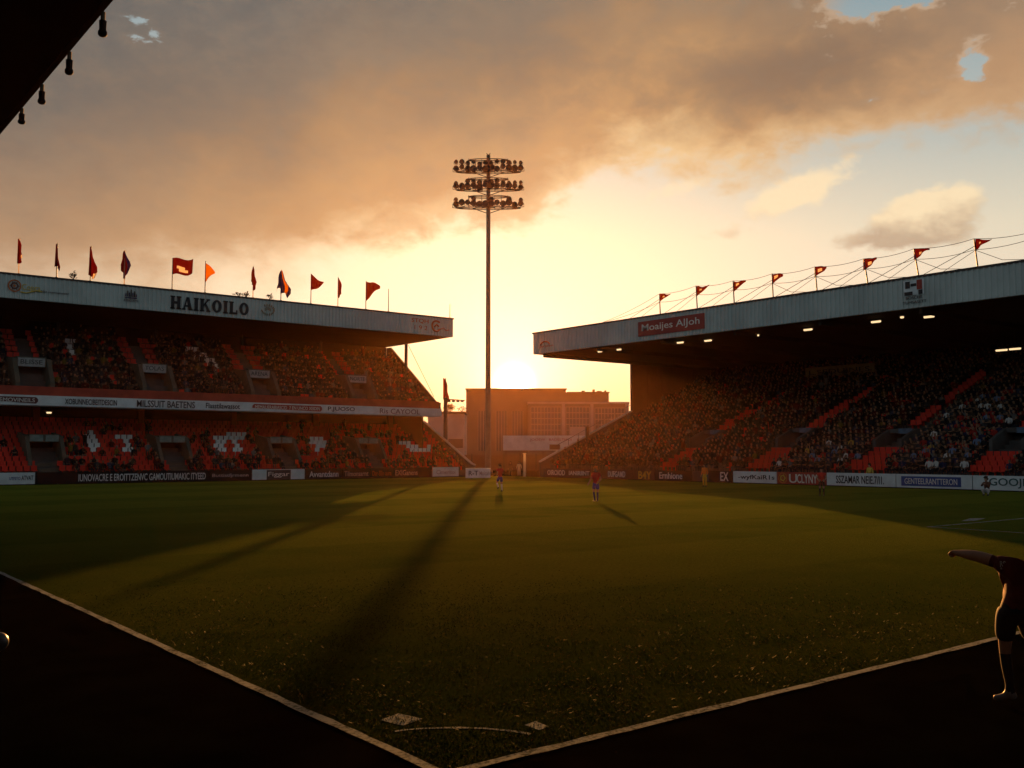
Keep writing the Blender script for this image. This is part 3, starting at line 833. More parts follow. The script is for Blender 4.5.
def crowd(folk):
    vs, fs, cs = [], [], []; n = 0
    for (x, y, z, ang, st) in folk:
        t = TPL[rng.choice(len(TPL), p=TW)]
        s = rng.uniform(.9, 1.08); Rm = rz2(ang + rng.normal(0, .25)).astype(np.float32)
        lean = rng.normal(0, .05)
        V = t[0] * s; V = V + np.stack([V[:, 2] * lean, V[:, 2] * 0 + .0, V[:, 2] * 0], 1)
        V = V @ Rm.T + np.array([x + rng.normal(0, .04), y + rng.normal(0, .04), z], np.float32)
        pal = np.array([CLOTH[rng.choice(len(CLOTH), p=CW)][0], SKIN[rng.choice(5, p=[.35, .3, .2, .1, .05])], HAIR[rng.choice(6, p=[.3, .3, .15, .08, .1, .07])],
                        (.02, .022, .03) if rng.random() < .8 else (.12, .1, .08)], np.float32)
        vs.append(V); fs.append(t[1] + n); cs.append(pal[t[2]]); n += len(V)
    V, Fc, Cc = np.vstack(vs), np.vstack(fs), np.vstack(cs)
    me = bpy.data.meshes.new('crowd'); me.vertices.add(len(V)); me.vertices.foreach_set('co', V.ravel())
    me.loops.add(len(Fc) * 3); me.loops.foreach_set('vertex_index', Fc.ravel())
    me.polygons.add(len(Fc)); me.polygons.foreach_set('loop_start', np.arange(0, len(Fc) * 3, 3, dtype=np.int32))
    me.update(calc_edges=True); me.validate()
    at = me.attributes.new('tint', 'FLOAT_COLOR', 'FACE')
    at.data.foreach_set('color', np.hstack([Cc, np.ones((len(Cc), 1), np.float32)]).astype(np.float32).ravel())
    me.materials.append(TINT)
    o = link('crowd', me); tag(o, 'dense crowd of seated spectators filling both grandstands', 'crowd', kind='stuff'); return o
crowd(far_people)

SEATP = dict(pelvis=(0, 0, .53), spine=(0, -.02, .7), chest=(0, .0, .9), neck=(0, .02, 1.07), head=(0, .05, 1.21), face=(0, 1, 0),
             shl=(-.19, 0, .98), ell=(-.25, .08, .72), wrl=(-.12, .3, .62), shr=(.19, 0, .98), elr=(.25, .08, .72), wrr=(.12, .3, .62),
             hpl=(-.1, .02, .5), knl=(-.12, .42, .52), anl=(-.12, .38, .1), hpr=(.1, .02, .5), knr=(.12, .42, .52), anr=(.12, .38, .1))
def variant(kind):
    P = dict(SEATP)
    if kind == 1: P.update(wrl=(.05, .26, .74), wrr=(-.05, .24, .77))
    if kind == 2: P.update(ell=(-.25, .14, .74), wrl=(-.04, .3, .93), elr=(.25, .14, .74), wrr=(.04, .3, .93))
    if kind == 3: P.update(elr=(.3, .06, 1.2), wrr=(.24, .1, 1.45))
    return P
VAR = [('black jacket', (.014, .014, .016), 0), ('charcoal coat', (.04, .04, .044), 1), ('navy jacket', (.02, .026, .07), 0), ('brown coat', (.06, .04, .026), 1),
       ('red top', (.3, .022, .016), 0), ('red top', (.3, .022, .016), 2), ('white shirt', (.55, .55, .53), 0), ('black jacket', (.014, .014, .016), 2),
       ('black jacket', (.014, .014, .016), 1), ('grey top', (.12, .12, .12), 3), ('pale blue shirt', (.14, .2, .32), 0), ('ochre coat', (.4, .26, .05), 0)]
DOES = ['with hands on knees', 'with folded arms', 'clapping', 'with one arm raised']
VW = np.array([20, 14, 10, 7, 10, 3, 5, 6, 10, 3, 3, 2.0]); VW /= VW.sum()
VM = []
for nm, c, k in VAR:
    Fg = figure(variant(k), 1, cov=('legs', 'shoe')); me = skin_mesh('person', Fg.V, Fg.E, Fg.R, 1)
    T = paint(me, Fg, None); hp = np.array(variant(k)['head'])
    sk = SKIN[len(VM) % 4]; hr_ = HAIR[len(VM) % 5]
    cmap = dict(torso=c, sleeve=c, short=(.022, .024, .034), thigh=(.022, .024, .034), legs=(.022, .024, .034), shoe=(.02, .02, .02), skin=sk)
    fore = []
    for p, t in zip(me.polygons, T):
        q = np.array(p.center[:]); col = cmap[t]
        if t == 'skin' and np.linalg.norm(q - hp) < .2:
            if q[2] > hp[2] + .055 or (q[1] < hp[1] - .02 and q[2] > hp[2] - .08): col = hr_
        elif t == 'skin' and q[2] < 1.0:
            e = min(np.linalg.norm(q - np.array(variant(k)[s])) for s in ('wrl', 'wrr'))
            if e > .17: col = c
        fore.append((*col, 1))
    at = me.attributes.new('tint', 'FLOAT_COLOR', 'FACE'); at.data.foreach_set('color', np.array(fore, np.float32).ravel())
    me.materials.append(TINT); VM.append(me)
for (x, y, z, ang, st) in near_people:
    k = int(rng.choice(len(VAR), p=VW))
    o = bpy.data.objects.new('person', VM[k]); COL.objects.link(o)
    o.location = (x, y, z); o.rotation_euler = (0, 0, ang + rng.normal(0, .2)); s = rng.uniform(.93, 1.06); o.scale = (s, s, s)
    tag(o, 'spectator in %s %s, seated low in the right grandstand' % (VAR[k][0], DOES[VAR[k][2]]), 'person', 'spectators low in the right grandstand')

# ------------------------------------------------------------------ lettering on the stands
XA, YB = (1, 0, 0), (0, -1, 0)
def lbox(px0, px1, d): return lw(px0, 300, d), lw(px1, 300, d)
def Lsign(name, px0, px1, z0, z1, d, body, m, parent, panel=None, bold=.0, inset=.0, font=None):
    a, b = onp(px0, 400, 1, d)[0], onp(px1, 400, 1, d)[0]
    mb = MB(); mats = [m]
    if panel:
        mats = [panel, m]; r = (z1 - z0) * .3
        mb.prism([(a, z0), (b - r, z0), (b, z0 + r), (b, z1 - r), (b - r, z1), (a + r, z1), (a, z1 - r), (a, z0 + r)][1:] , lambda u, t, z: (u, t, z), d - .03, d + .0, 0)
    if body: mb.text(body, (a + inset, d - (.045 if panel else .0), z0 + (.2 * (z1 - z0) if panel else 0)), XA, UP, b - a - 2 * inset, (z1 - z0) * (.6 if panel else 1), len(mats) - 1, bold=bold, font=font)
    return mb.build(name, mats, parent)
df = 84.965
Lsign('lettering', 168, 247, 15.05, 16.2, df, 'HAIKOILO', M['ink'], lf, font=slab_letters)
mkL = lambda px: onp(px, 300, 1, df)[0]
def ringmark(c, r, mats, parent, name='emblem', u=XA, arms=6):
    c, u, v = np.array(c, float), np.array(u, float), np.array(UP); nrm = np.cross(u, v); mb = MB()
    for r0, r1, m in ((r * .78, r, 0), (r * .34, r * .56, 1), (0.01, r * .2, 0)):
        N = 20
        for k in range(N):
            a, b = 2 * math.pi * k / N, 2 * math.pi * (k + 1) / N
            P = [c + (u * math.cos(t) + v * math.sin(t)) * q + nrm * .02 for t, q in ((a, r0), (b, r0), (b, r1), (a, r1))]
            mb.add(P, [(0, 1, 2, 3)], m)
    for k in range(arms):
        t = 2 * math.pi * k / arms; e = u * math.cos(t) + v * math.sin(t); w = -u * math.sin(t) + v * math.cos(t)
        mb.add([c + e * r * .5 - w * r * .09 + nrm * .025, c + e * r * .86 + nrm * .025, c + e * r * .5 + w * r * .09 + nrm * .025], [(0, 1, 2)], 1)
    return mb.build(name, mats, parent)
ringmark((mkL(14), df, 15.75), .5, [M['orange'], M['maroon']], lf)
e = MB()
e.text('Copra', (mkL(21.5), df, 15.35), XA, UP, mkL(40) - mkL(21.5), .62, 0); e.text('Mkt nternamentr', (mkL(40.5), df, 15.42), XA, UP, mkL(69) - mkL(40.5), .17, 1)
e.tube([(mkL(20), df - .02, 15.3), (mkL(26), df - .02, 15.25), (mkL(36), df - .02, 15.5), (mkL(42), df - .02, 15.45)], .05, 4, 0)
e.build('lettering', [M['yellow'], M['ink']], lf)
def crest(px, z, w, mm, parent):
    a = mkL(px); mb = MB()
    for k, h in enumerate((.25, .5, .35, .62, .35, .5, .25)):
        x = a + (k - 3) * w / 7; mb.box((x - w * .045, df - .02, z), (x + w * .045, df, z + h), k % 2)
    mb.box((a - w / 2, df - .02, z - .14), (a + w / 2, df, z - .06), 0)
    mb.text('ATENCOSTTE', (a - w * .62, df, z - .42), XA, UP, w * 1.24, .18, 1)
    mb.build('emblem', mm, parent)
crest(131, 15.75, 1.0, [M['purple'], M['ink']], lf)
def wreath(px, z, r, m, parent):
    a = mkL(px); mb = MB()
    for k in range(14):
        t = RAD(200 + 280 * k / 13); c = np.array([a + math.cos(t) * r, df - .015, z + math.sin(t) * r * .7])
        mb.lathe([(.02, -.14), (.07, 0), (.02, .14)], c, 5, 0, (math.cos(t) * .6, 0, 1))
    for k in range(3): mb.tube([(a - r * .5, df - .015, z + .1 * k - .1), (a, df - .015, z + .1 * k + .06), (a + r * .5, df - .015, z + .1 * k - .1)], .03, 4)
    mb.build('emblem', m, parent)
wreath(268, 15.75, .62, mat('faded_gold_mark', (.3, .22, .12), .7), lf)
Lsign('lettering', 411, 428, 15.85, 16.35, df, 'STQH', M['orange'], lf, bold=.01)
Lsign('lettering', 414, 427, 15.2, 15.65, df, '1 9 2', M['orange'], lf)
a = mkL(436.5); sw_ = MB()
sw_.tube([(a + .62 * math.cos(t) * (1 - .02 * k), df - .02, 15.72 + .55 * math.sin(t)) for k, t in enumerate(np.linspace(RAD(50), RAD(330), 16))], .1, 5)
sw_.tube([(a - .25, df - .02, 15.65), (a, df - .02, 15.9), (a + .3, df - .02, 15.7)], .09, 5)
sw_.tube([(a + .3, df - .02, 15.35), (a + .9, df - .02, 15.6), (a + 1.2, df - .02, 15.35), (a + 1.6, df - .02, 15.45)], .05, 5)
sw_.build('emblem', M['orange'], lf)
db = 87.23
BAL = LS.children[[c.name.startswith('balcony_fascia') for c in LS.children].index(True)]
for (p0, p1, z0, z1, body, m, panel) in [(-4, 38, 6.56, 7.08, 'EMOVINEILS', 'cream', 'maroon'), (65, 117, 6.58, 7.05, 'XOBUNNECIBEITDESCIN', 'ink', None),
        (137, 195, 6.52, 7.12, 'MILSSUIT BAETENS', 'ink', None), (206, 240, 6.58, 7.06, 'Flasstilawassot', 'ink', None),
        (252.5, 322, 6.56, 7.1, 'MEMAUERABIASCID  7 EN UNCO XEIDIN', 'cream', 'redsign'), (328, 355, 6.58, 7.08, 'P.JUOSO', 'ink', None),
        (380, 420, 6.55, 7.06, 'Ris CAYOOL', 'maroon', None)]:
    Lsign('lettering' if not panel else 'sign', p0, p1, z0, z1, db, body, M[m], BAL, M[panel] if panel else None, inset=.25 if panel else 0, bold=.012 if m == 'ink' else 0)
# right roof
dr = 65.965
mkR = lambda px: onp(px, 300, 0, dr)[1]
y0, y1 = mkR(638), mkR(704)
s = MB().box((dr - .03, y1, 13.35), (dr + .08, y0, 14.72), 0)
s.text('Moaijes AlJoh', (dr - .035, y0 - .5, 13.62), YB, UP, y0 - y1 - 1.0, .82, 1, bold=.005)
s.build('sign', [M['redsign'], M['cream']], rf)
a = mkR(545); mk = MB()
mk.tube([(dr - .03, a + .7 * math.cos(t), 13.75 + .35 * math.sin(t)) for t in np.linspace(0, math.pi, 9)], .08, 5)
mk.build('emblem', M['orange'], rf)
MB().text('Jarjeen', (dr - .02, a + .9, 13.45), YB, UP, 2.2, .3, 0).build('lettering', M['orange'], rf)
a = mkR(914); em = MB()
for (yo, zo, w, h, k) in ((.55, .5, .35, .5, 1), (.1, .62, .42, .2, 1), (-.35, .35, .4, .7, 2), (-.42, .0, .3, .32, 1), (.5, .0, .62, .25, 1), (-.02, .05, .3, .3, 0)):
    em.box((dr - .04, a + yo - w / 2 - .1, 13.85 + zo), (dr, a + yo + w / 2 - .1, 13.85 + zo + h), k)
em.box((dr - .012, a - .78, 13.83), (dr + .01, a + .78, 14.92), 0)
em.build('emblem', [M['white'], M['ink'], M['redsign']], rf); em = MB()
em.text('BOSCHE', (dr - .02, a + .6, 13.55), YB, UP, 1.25, .2, 1); em.text('TUMSASETT', (dr - .02, a + .85, 13.22), YB, UP, 1.8, .2, 1)
em.build('lettering', [M['white'], M['ink'], M['redsign']], rf)

# ------------------------------------------------------------------ advertising boards
def board(P0, P1, h, panel, items, label, group='advertising boards round the pitch'):
    """items: (from, to, low, high, text, material, backing) as fractions of the board"""
    P0, P1 = np.array(P0, float), np.array(P1, float); u = P1 - P0; L = np.linalg.norm(u); u /= L
    n = np.cross(u, UP); mid = (P0 + P1) / 2
    o = empty('advertising_board', mid, label, 'advertising board', group, math.atan2(u[1], u[0]))
    mb = MB().obox(mid + np.array(UP) * (.06 + (h - .06) / 2), u, n, UP, L / 2 - .015, .05, (h - .06) / 2)
    mb.build('panel', panel, o)
    ft = MB()
    for k in range(max(2, int(L / 3))): 
        q = P0 + u * L * (k + .5) / max(2, int(L / 3)); ft.obox(q - n * .25 + np.array(UP) * .03, u, n, UP, .04, .3, .03)
    ft.build('foot', M['steel'], o)
    for (f0, f1, z0, z1, body, m, back) in items:
        q = P0 + u * L * f0 + n * .052 + np.array(UP) * (h * z0); w, hh = L * (f1 - f0), h * (z1 - z0)
        mb = MB(); mats = [m]
        if back:
            mats = [back, m]
            mb.obox(q + u * w / 2 + np.array(UP) * hh / 2 + n * .008, u, n, UP, w / 2, .008, hh / 2)
            if body: mb.text(body, q + u * w * .06 + np.array(UP) * hh * .2 + n * .016, u, UP, w * .88, hh * .6, 1)
        else: mb.text(body, q, u, UP, w, hh, 0, bold=.01)
        mb.build('lettering', mats, o)
    return o
Bd = 85.5
def LB(p0, p1, h, panel, items, label):
    a, b = onp(p0, 478, 1, Bd)[0], onp(p1, 478, 1, Bd)[0]
    it = [((x0 - p0) / (p1 - p0), (x1 - p0) / (p1 - p0), z0, z1, t, m, bk) for x0, x1, z0, z1, t, m, bk in items]
    return board((a, Bd, 0), (b, Bd, 0), h, panel, it, label)
LB(-6, 35, .98, M['white'], [(9, 20, .4, .65, 'UTFSTO', M['blue'], None), (21, 33, .38, .75, 'ATVAT', M['ink'], None)], 'white advertising board at the far left end of the row')
LB(35.2, 209, .98, M['black'], [(75, 205, .2, .8, 'IUNOVACRE E EROITTZENVC GAMOUTIUMAKIC ITYEED', M['white'], None)], 'long black advertising board with one line of tall white capitals')
LB(209.2, 251.5, .98, M['black'], [(212, 248, .3, .68, 'Buttistfjrmenn', mat('grey_lettering', (.4, .4, .4), .6), None)], 'black advertising board with small grey lettering')
LB(252, 304.5, 1.0, M['white'], [(266, 290, .06, .94, 'Figgar', M['cream'], M['trim'])], 'white advertising board with a dark panel at its middle')
LB(305, 342, .98, M['black'], [(309, 338, .22, .8, 'Avvantdann', M['white'], None)], 'dark advertising board reading Avvantdann')
LB(342.2, 370, .98, M['black'], [(344, 368, .25, .75, 'Tilmonsarnt', M['pale'], None)], 'dark advertising board reading Tilmonsarnt')
LB(370.2, 393, .98, M['black'], [(372, 391, .25, .75, 'Dar-Blin aura', M['orange'], None)], 'dark advertising board with orange lettering')
LB(393.2, 431, .98, M['black'], [(395, 417, .25, .8, 'EXIGanens', M['pale'], None)], 'dark advertising board reading EXIGanens')
LB(432.5, 458.5, 1.02, M['white'], [(436, 455, .3, .7, 'Cimeritoi', mat('faint_lettering', (.4, .34, .32), .7), None)], 'pale advertising board below the end of the left stand')
P0, P1 = onp(465.5, 478.6, 2, 0), onp(490.5, 478.4, 2, 0)
board(P0, P1, 1.02, M['white'], [(.12, .5, .3, .75, 'R-T', M['ink'], None), (.55, .95, .3, .7, 'Mnicah', mat('faint_lettering', (.4, .34, .32)), None)], 'pale advertising board standing alone in the gap between the stands')
Bx = 66.4
def RB(p0, p1, h, panel, items, label):
    a, b = onp(p0, 480, 0, Bx)[1], onp(p1, 480, 0, Bx)[1]
    it = [((x0 - p0) / (p1 - p0), (x1 - p0) / (p1 - p0), z0, z1, t, m, bk) for x0, x1, z0, z1, t, m, bk in items]
    return board((Bx, a, 0), (Bx, b, 0), h, panel, it, label)
brown = mat('brown_board', (.05, .022, .015), .6, .2, 1.5)
RB(546, 592, .95, brown, [(548, 566, .25, .8, 'OIROIOD', M['white'], None), (570, 590, .3, .75, 'IANIRIINT', M['white'], None)], 'brown advertising board behind the ginger-haired player')
RB(592.2, 634, .95, brown, [(609, 626, .22, .82, 'DUFGAMD', M['white'], None)], 'brown advertising board reading DUFGAMD')
RB(634.2, 655, .95, brown, [(639, 652, .12, .88, 'B4Y', M['yellow'], None)], 'small brown advertising board with yellow characters')
RB(655.2, 692, .95, M['black'], [(660, 683, .2, .82, 'Ernhione', M['white'], None)], 'black advertising board reading Ernhione')
RB(709, 732.5, 1.0, M['black'], [(721, 729, .15, .9, 'EX', M['white'], None)], 'black advertising board beside the orange steward')
RB(733.5, 777, 1.0, M['white'], [(739, 775, .25, .72, '-wyfKaiR1s', M['ink'], None)], 'white advertising board left of the red and orange one')
o = RB(777.5, 826.5, 1.0, M['redsign'], [(790, 798, .15, .85, 'U', M['cream'], None), (798, 818, .15, .85, 'CLYNY', M['cream'], None)], 'red and orange advertising board with a round lion-coloured badge')
o['label'] = 'red advertising board with a round orange badge'
RB(827, 896, 1.02, M['white'], [(837, 885, .22, .8, 'SSZAMAR NEIE.7/I1.', M['ink'], None)], 'pale advertising board with a long line of black capitals')
RB(896.5, 972.5, 1.02, M['white'], [(902, 962, .18, .85, 'GENTEELRANTTERON', M['cream'], M['blue'])], 'pale advertising board with a blue panel across it')
RB(973, 1034, 1.02, M['white'], [(990, 1029, .2, .85, 'GOOJE', M['teal'], None)], 'pale advertising board with teal letters at the right end of the row')
# round badge on the red board
bad = [c for c in bpy.data.objects if c.get('label') == 'red advertising board with a round orange badge'][0]
yc = onp(783.5, 480, 0, Bx)[1]
ringmark((Bx - .07, yc, .52), .44, [M['orange'], M['yellow']], bad, u=YB, arms=5)

# ------------------------------------------------------------------ lamps under the roofs
def lamp(pos, ux, L, label, rod=0.0):
    o = empty('roof_lamp', pos, label, 'lamp', 'lit lamps under the grandstand roofs')
    uy = np.cross(UP, ux)
    MB().obox(np.array(pos) + np.array(UP) * .06, ux, uy, UP, L / 2 + .06, .2, .05).build('housing', M['steel'], o)
    MB().lathe([(.02, -L / 2), (.10, -L / 2 + .05), (.10, L / 2 - .05), (.02, L / 2)], np.array(pos) + np.array(UP) * -.05, 8, 0, ux).build('tube', M['lampw'], o)
    if rod: MB().tube([np.array(pos) + np.array(UP) * .1, np.array(pos) + np.array(UP) * rod], .03, 5).build('rod', M['steel'], o)
    return o
nth = ['farthest from the right edge', 'second from the gap', 'third from the gap', 'fourth from the gap', 'fifth from the gap', 'sixth from the gap', 'seventh from the gap', 'eighth from the gap, nearest the right edge']
for k, (x, y) in enumerate(((600, 351), (619, 349), (680, 342), (708, 340), (755, 335), (808, 329), (876, 321), (929, 316))):
    P = onp(x, y, 2, 12.8); P[2] = 12.8
    lab = 'lit lamp under the right roof, ' + ('nearest the gap' if k == 0 else nth[k])
    lamp(P, (0.0, 1.0, 0), .6 if k < 2 else .85, lab)
P = onp(902, 316.5, 2, 12.7); lamp(P, (0, 1.0, 0), .3, 'small bright spot lamp between the last two roof lamps')
for (x, y, lab) in ((1001.5, 349.5, 'hanging tube lamp high in the right stand, left of a pair'), (1015, 348.2, 'hanging tube lamp high in the right stand, right of a pair')):
    P = onp(x, y, 0, 84.0); lamp(P, (0, 1.0, 0), 1.0, lab, 12.95 - P[2])
P = onp(24.5 * 2, 412, 1, 95.0); lamp(P, (1.0, 0, 0), .45, 'small lit lamp below the balcony of the left stand', .4)

# ------------------------------------------------------------------ flags
def flag_cloth(o, top, u, hoist, fly, shape, m, stripe_m=None, droop=0.0, seed=0):
    """cloth hung from the pole: top = where the hoist starts, u = the way it blows"""
    r = random.Random(seed); top, u = np.array(top, float), np.array(u, float); w = np.cross(u, UP); N, K = 9, 7
    vs, fs, ms = [], [], []
    for i in range(N):
        s = i / (N - 1)
        for j in range(K):
            t = j / (K - 1)
            if shape == 'limp':      # apex at the pole top, hanging in folds, widest near its foot
                wd = fly * (.12 + .88 * t ** .8) * (1 - .35 * max(0, t - .75) / .25 * s)
                p = top + u * (wd * s * (1 + .25 * math.sin(t * 7 + seed * 1.3))) + w * (.16 * math.sin(s * 9 + seed) * t) + np.array(UP) * (-hoist * t - .22 * hoist * s * t * math.sin(seed * 2.1 + 2 + 3 * s))
            elif shape == 'tri':     # pennant: full at the hoist, a point at the fly
                hh = hoist * (1 - .93 * s)
                p = top + u * fly * s + w * (.08 * fly * math.sin(s * 6 + seed)) + np.array(UP) * (-hoist * .5 + hh * (.5 - t) - droop * s * s + .08 * fly * math.sin(s * 5 + seed))
            elif shape == 'topt':    # pennant with a level top edge
                hh = hoist * (1 - .9 * s)
                p = top + u * fly * s + w * (.16 * fly * math.sin(s * 7 + seed)) + np.array(UP) * (-hh * t - droop * s + .07 * fly * math.sin(s * 6 + seed * 1.7) * s - .05 * fly * math.sin(t * 5 + seed))
            else:                    # rectangle flying out
                p = top + u * fly * s + w * (.09 * fly * math.sin(s * 8 + t + seed)) + np.array(UP) * (-hoist * t * (1 - .12 * s) - droop * s + .07 * fly * math.sin(s * 5.5 + .8))
            vs.append(p)
    for i in range(N - 1):
        for j in range(K - 1):
            fs.append((i * K + j, (i + 1) * K + j, (i + 1) * K + j + 1, i * K + j + 1))
            ms.append(1 if stripe_m and stripe_m[1](i / (N - 1), j / (K - 1)) else 0)
    nrm = w * .006; n = len(vs); mb = MB()
    mb.add(vs, [], 0)
    allf = fs + [tuple(q + n for q in f[::-1]) for f in fs]
    mb.add([v + nrm for v in vs], [], 0)
    rim = [i * K for i in range(N)] + [(N - 1) * K + j for j in range(1, K)] + [i * K + K - 1 for i in range(N - 2, -1, -1)] + [j for j in range(K - 2, 0, -1)]
    allf += [(a, b, b + n, a + n) for a, b in zip(rim, rim[1:] + rim[:1])]
    mb.f = allf; mb.m = ms + ms + [0] * len(rim)
    return mb.build('cloth', [m] + ([stripe_m[0]] if stripe_m else []), o, True)

LFL = [(18, 238, 'limp', 'redcloth', 25, 7, 1, 'limp dark red flag on the left roof, nearest the photo edge'),
       (56, 243, 'limp', 'dkred', 24, 5, 1, 'narrow limp maroon flag left of the roof shrub'),
       (90, 246, 'limp', 'redcloth', 29, 8, 1, 'limp red flag with a ragged tail right of the roof shrub'),
       (124, 250, 'limp', 'dkred', 28, 8, 1, 'limp red and purple flag above the small crest'),
       (172, 258, 'rect', 'redcloth', 17, 21, 1, 'large red flag with pale markings flying out over the black lettering'),
       (205, 261, 'tri', 'orcloth', 21, 10, 1, 'orange triangular pennant on the left roof'),
       (253, 266, 'limp', 'redcloth', 24, 4.5, 1, 'narrow limp red flag beside the roof tufts'),
       (281, 270, 'limp', 'purple', 24, 11, 1, 'drooping purple flag with an orange stripe'),
       (311, 274, 'tri', 'redcloth', 17, 13, 1, 'red triangular flag blown to the right'),
       (338, 277, 'limp', 'redcloth', 20, 5.5, 1, 'thin limp red flag between two blown red ones'),
       (366, 281, 'topt', 'redcloth', 19, 14, 1, 'red drooping flag, last cloth before the bare poles'),
       (388.5, 289, None, None, 0, 0, 0, 'bare flagpole on the left roof near the last flag'), (450, 304, None, None, 0, 0, 0, 'short bare pole at the end of the left roof')]
for k, (px, ty, shp, m, hpx, wpx, dr_, lab) in enumerate(LFL):
    base = onp(px, 290, 1, 85.25); base[2] = 16.76; top = onp(px, ty, 1, 85.25); pxm = proj(base)[2] / FOC
    o = empty('flagpole', base, lab, 'flagpole', 'flagpoles along the left roof')
    MB().lathe([(.11, 0), (.11, .06), (.045, .08), (.03, top[2] - 16.76 - .04), (.05, top[2] - 16.76)], base, 8).build('pole', M['steel'] if k % 3 else M['pale'], o)
    if shp:
        u = np.array((RGT[0] * .9, RGT[1] * .9, 0)); u /= np.linalg.norm(u)
        st = None
        if k == 4: st = (M['pale'], lambda s, t: (.15 < s < .6 and .35 < t < .55) or (.3 < s < .75 and .62 < t < .8))
        if k == 7: st = (M['orcloth'], lambda s, t: .35 < s < .68)
        if k in (2, 0): st = (M['pale'], lambda s, t: t > .82 and s > .5)
        if k == 3: st = (M['purple'], lambda s, t: s > .55)
        flag_cloth(o, (top[0], top[1], top[2] - .06), u, hpx * pxm, wpx * pxm, shp, M[m], st, .25 * wpx * pxm if shp in ('topt',) else .0, k)
        if k in (3, 6, 7): flag_cloth(o, (top[0], top[1], top[2] - .1), -u, hpx * pxm * .75, wpx * pxm * .45, 'limp', M[m], None, 0, k + 3)
nthR = ['closest to the gap between the stands', 'second along from the gap', 'third along from the gap', 'fourth along from the gap', 'fifth along from the gap', 'sixth along from the gap', 'seventh along from the gap', 'largest, by the right edge of the photo']
tops = []
for k, (px, bx, ty, hpx, wpx) in enumerate(((659.5, 660, 294, 8.5, 11), (696, 697, 286, 11, 13), (733, 734, 281, 11, 13), (772, 773, 274, 10, 12), (815, 817, 267, 10, 13), (864, 868, 259, 12, 14), (914, 919, 249, 12, 16), (974, 978.5, 239, 13, 17))):
    base = onp(bx, 290, 0, 66.25); base[2] = 15.22; top = onp(px, ty, 0, 66.25); pxm = proj(base)[2] / FOC; tops.append(top)
    o = empty('flagpole', base, 'small red pennant on the right roof, %s' % nthR[k], 'flagpole', 'flagpoles along the right roof')
    MB().tube([base, base * .5 + top * .5, top], [.055, .05, .04], 7).build('pole', M['steel'], o)
    u = np.array((RGT[0], RGT[1], 0.0)) * .95 + FWD * .1; u /= np.linalg.norm(u)
    flag_cloth(o, top, u, hpx * pxm, wpx * pxm, 'topt', M['redcloth'], (M['pale'], lambda s, t: .2 < s < .42 and .25 < t < .6), -.06 * wpx * pxm, k)
    MB().tube([top * .75 + base * .25, np.array([66.3, base[1] + 4.0, 15.25])], .022, 4).tube([top * .6 + base * .4, np.array([66.4, base[1] + 2.6, 15.25])], .018, 4).build('stay_wire', M['steel'], o)
    if k >= 3:
        q = top * .6 + base * .4; e = np.array([66.4, base[1] - 3.4, 15.25]); md = (q + e) / 2 - np.array([0, 0, .35])
        MB().tube([q, q * .45 + md * .55, md, md * .5 + e * .5, e], .018, 4).build('stay_wire', M['steel'], o)
for off, lab in ((0.02, 'upper cable strung between the pennant poles of the right roof'), (-.75, 'lower cable strung between the pennant poles of the right roof')):
    pts = []
    ext = [np.array([66.3, tops[0][1] + 7.5, 15.3])] + [t + np.array([0, 0, off]) for t in tops] + [onp(1040, 230 if off > 0 else 236, 0, 66.25)]
    for a, b in zip(ext, ext[1:]):
        for s in np.linspace(0, 1, 7)[:-1]: pts.append(a + (b - a) * s - np.array([0, 0, .35 * 4 * s * (1 - s) * .5]))
    pts.append(ext[-1])
    tag(MB().tube(pts, .018, 4).build('cable', M['steel']), lab, 'cable')

def tuft(px, w, h, lab):
    base = onp(px, 285, 1, 85.3); base[2] = 16.76; r = random.Random(int(px)); mb = MB()
    o = empty('roof_plant', base, lab, 'plant', 'plants growing on the left roof edge')
    for k in range(26):
        t = r.uniform(0, 2 * math.pi); e = r.uniform(.2, 1.3); L = h * r.uniform(.6, 1.1)
        p = base + np.array([math.cos(t) * math.cos(e) * w * r.uniform(.3, 1), math.sin(t) * .25, math.sin(e) * L])
        d = np.array([math.cos(t), math.sin(t), .5]); d /= np.linalg.norm(d); s = np.cross(d, UP)
        q = .15
        mb.add([p - d * q, p + s * q * .6, p + d * q, p - s * q * .6 + np.array([0, 0, .03])], [(0, 1, 2, 3)])
    mb.build('foliage', M['leaf'], o)
    st = MB()
    for k in range(5):
        t = 2 * math.pi * k / 5; st.tube([base, base + np.array([math.cos(t) * w * .5, math.sin(t) * .1, h * .8])], .02, 4)
    st.build('stem', M['bark'], o)
tuft(73, .55, .65, 'dark round plant on the left roof between two limp flags')
tuft(239, .7, .4, 'low dark plant on the roof edge, left of the narrow red flag')
tuft(246.5, .5, .5, 'dark plant on the roof edge touching the narrow red flag')
tuft(270, .5, .6, 'dark plant on the roof edge right of the narrow red flag')

# ------------------------------------------------------------------ floodlight mast
mp = ahead(120.0, (488 - 512) / FOC * 120.0)
FM = empty('floodlight_mast', mp, 'tall floodlight mast with three tiers of lamps before the setting sun', 'floodlight mast')
def zat(y): return onp(488, y, 1, mp[1])[2]
ztop = zat(155)
MB().lathe([(.6, 0), (.58, .4), (.37, .5), (.32, zat(388)), (.26, zat(212)), (.24, ztop)], mp, 14).build('pole', mat('galvanised_steel', (.16, .13, .1), .5, .2, 2, metal=.4), FM, True)
u0 = RGT; w0 = FWD; hwid = 33 / FOC * 120
fl = MB()
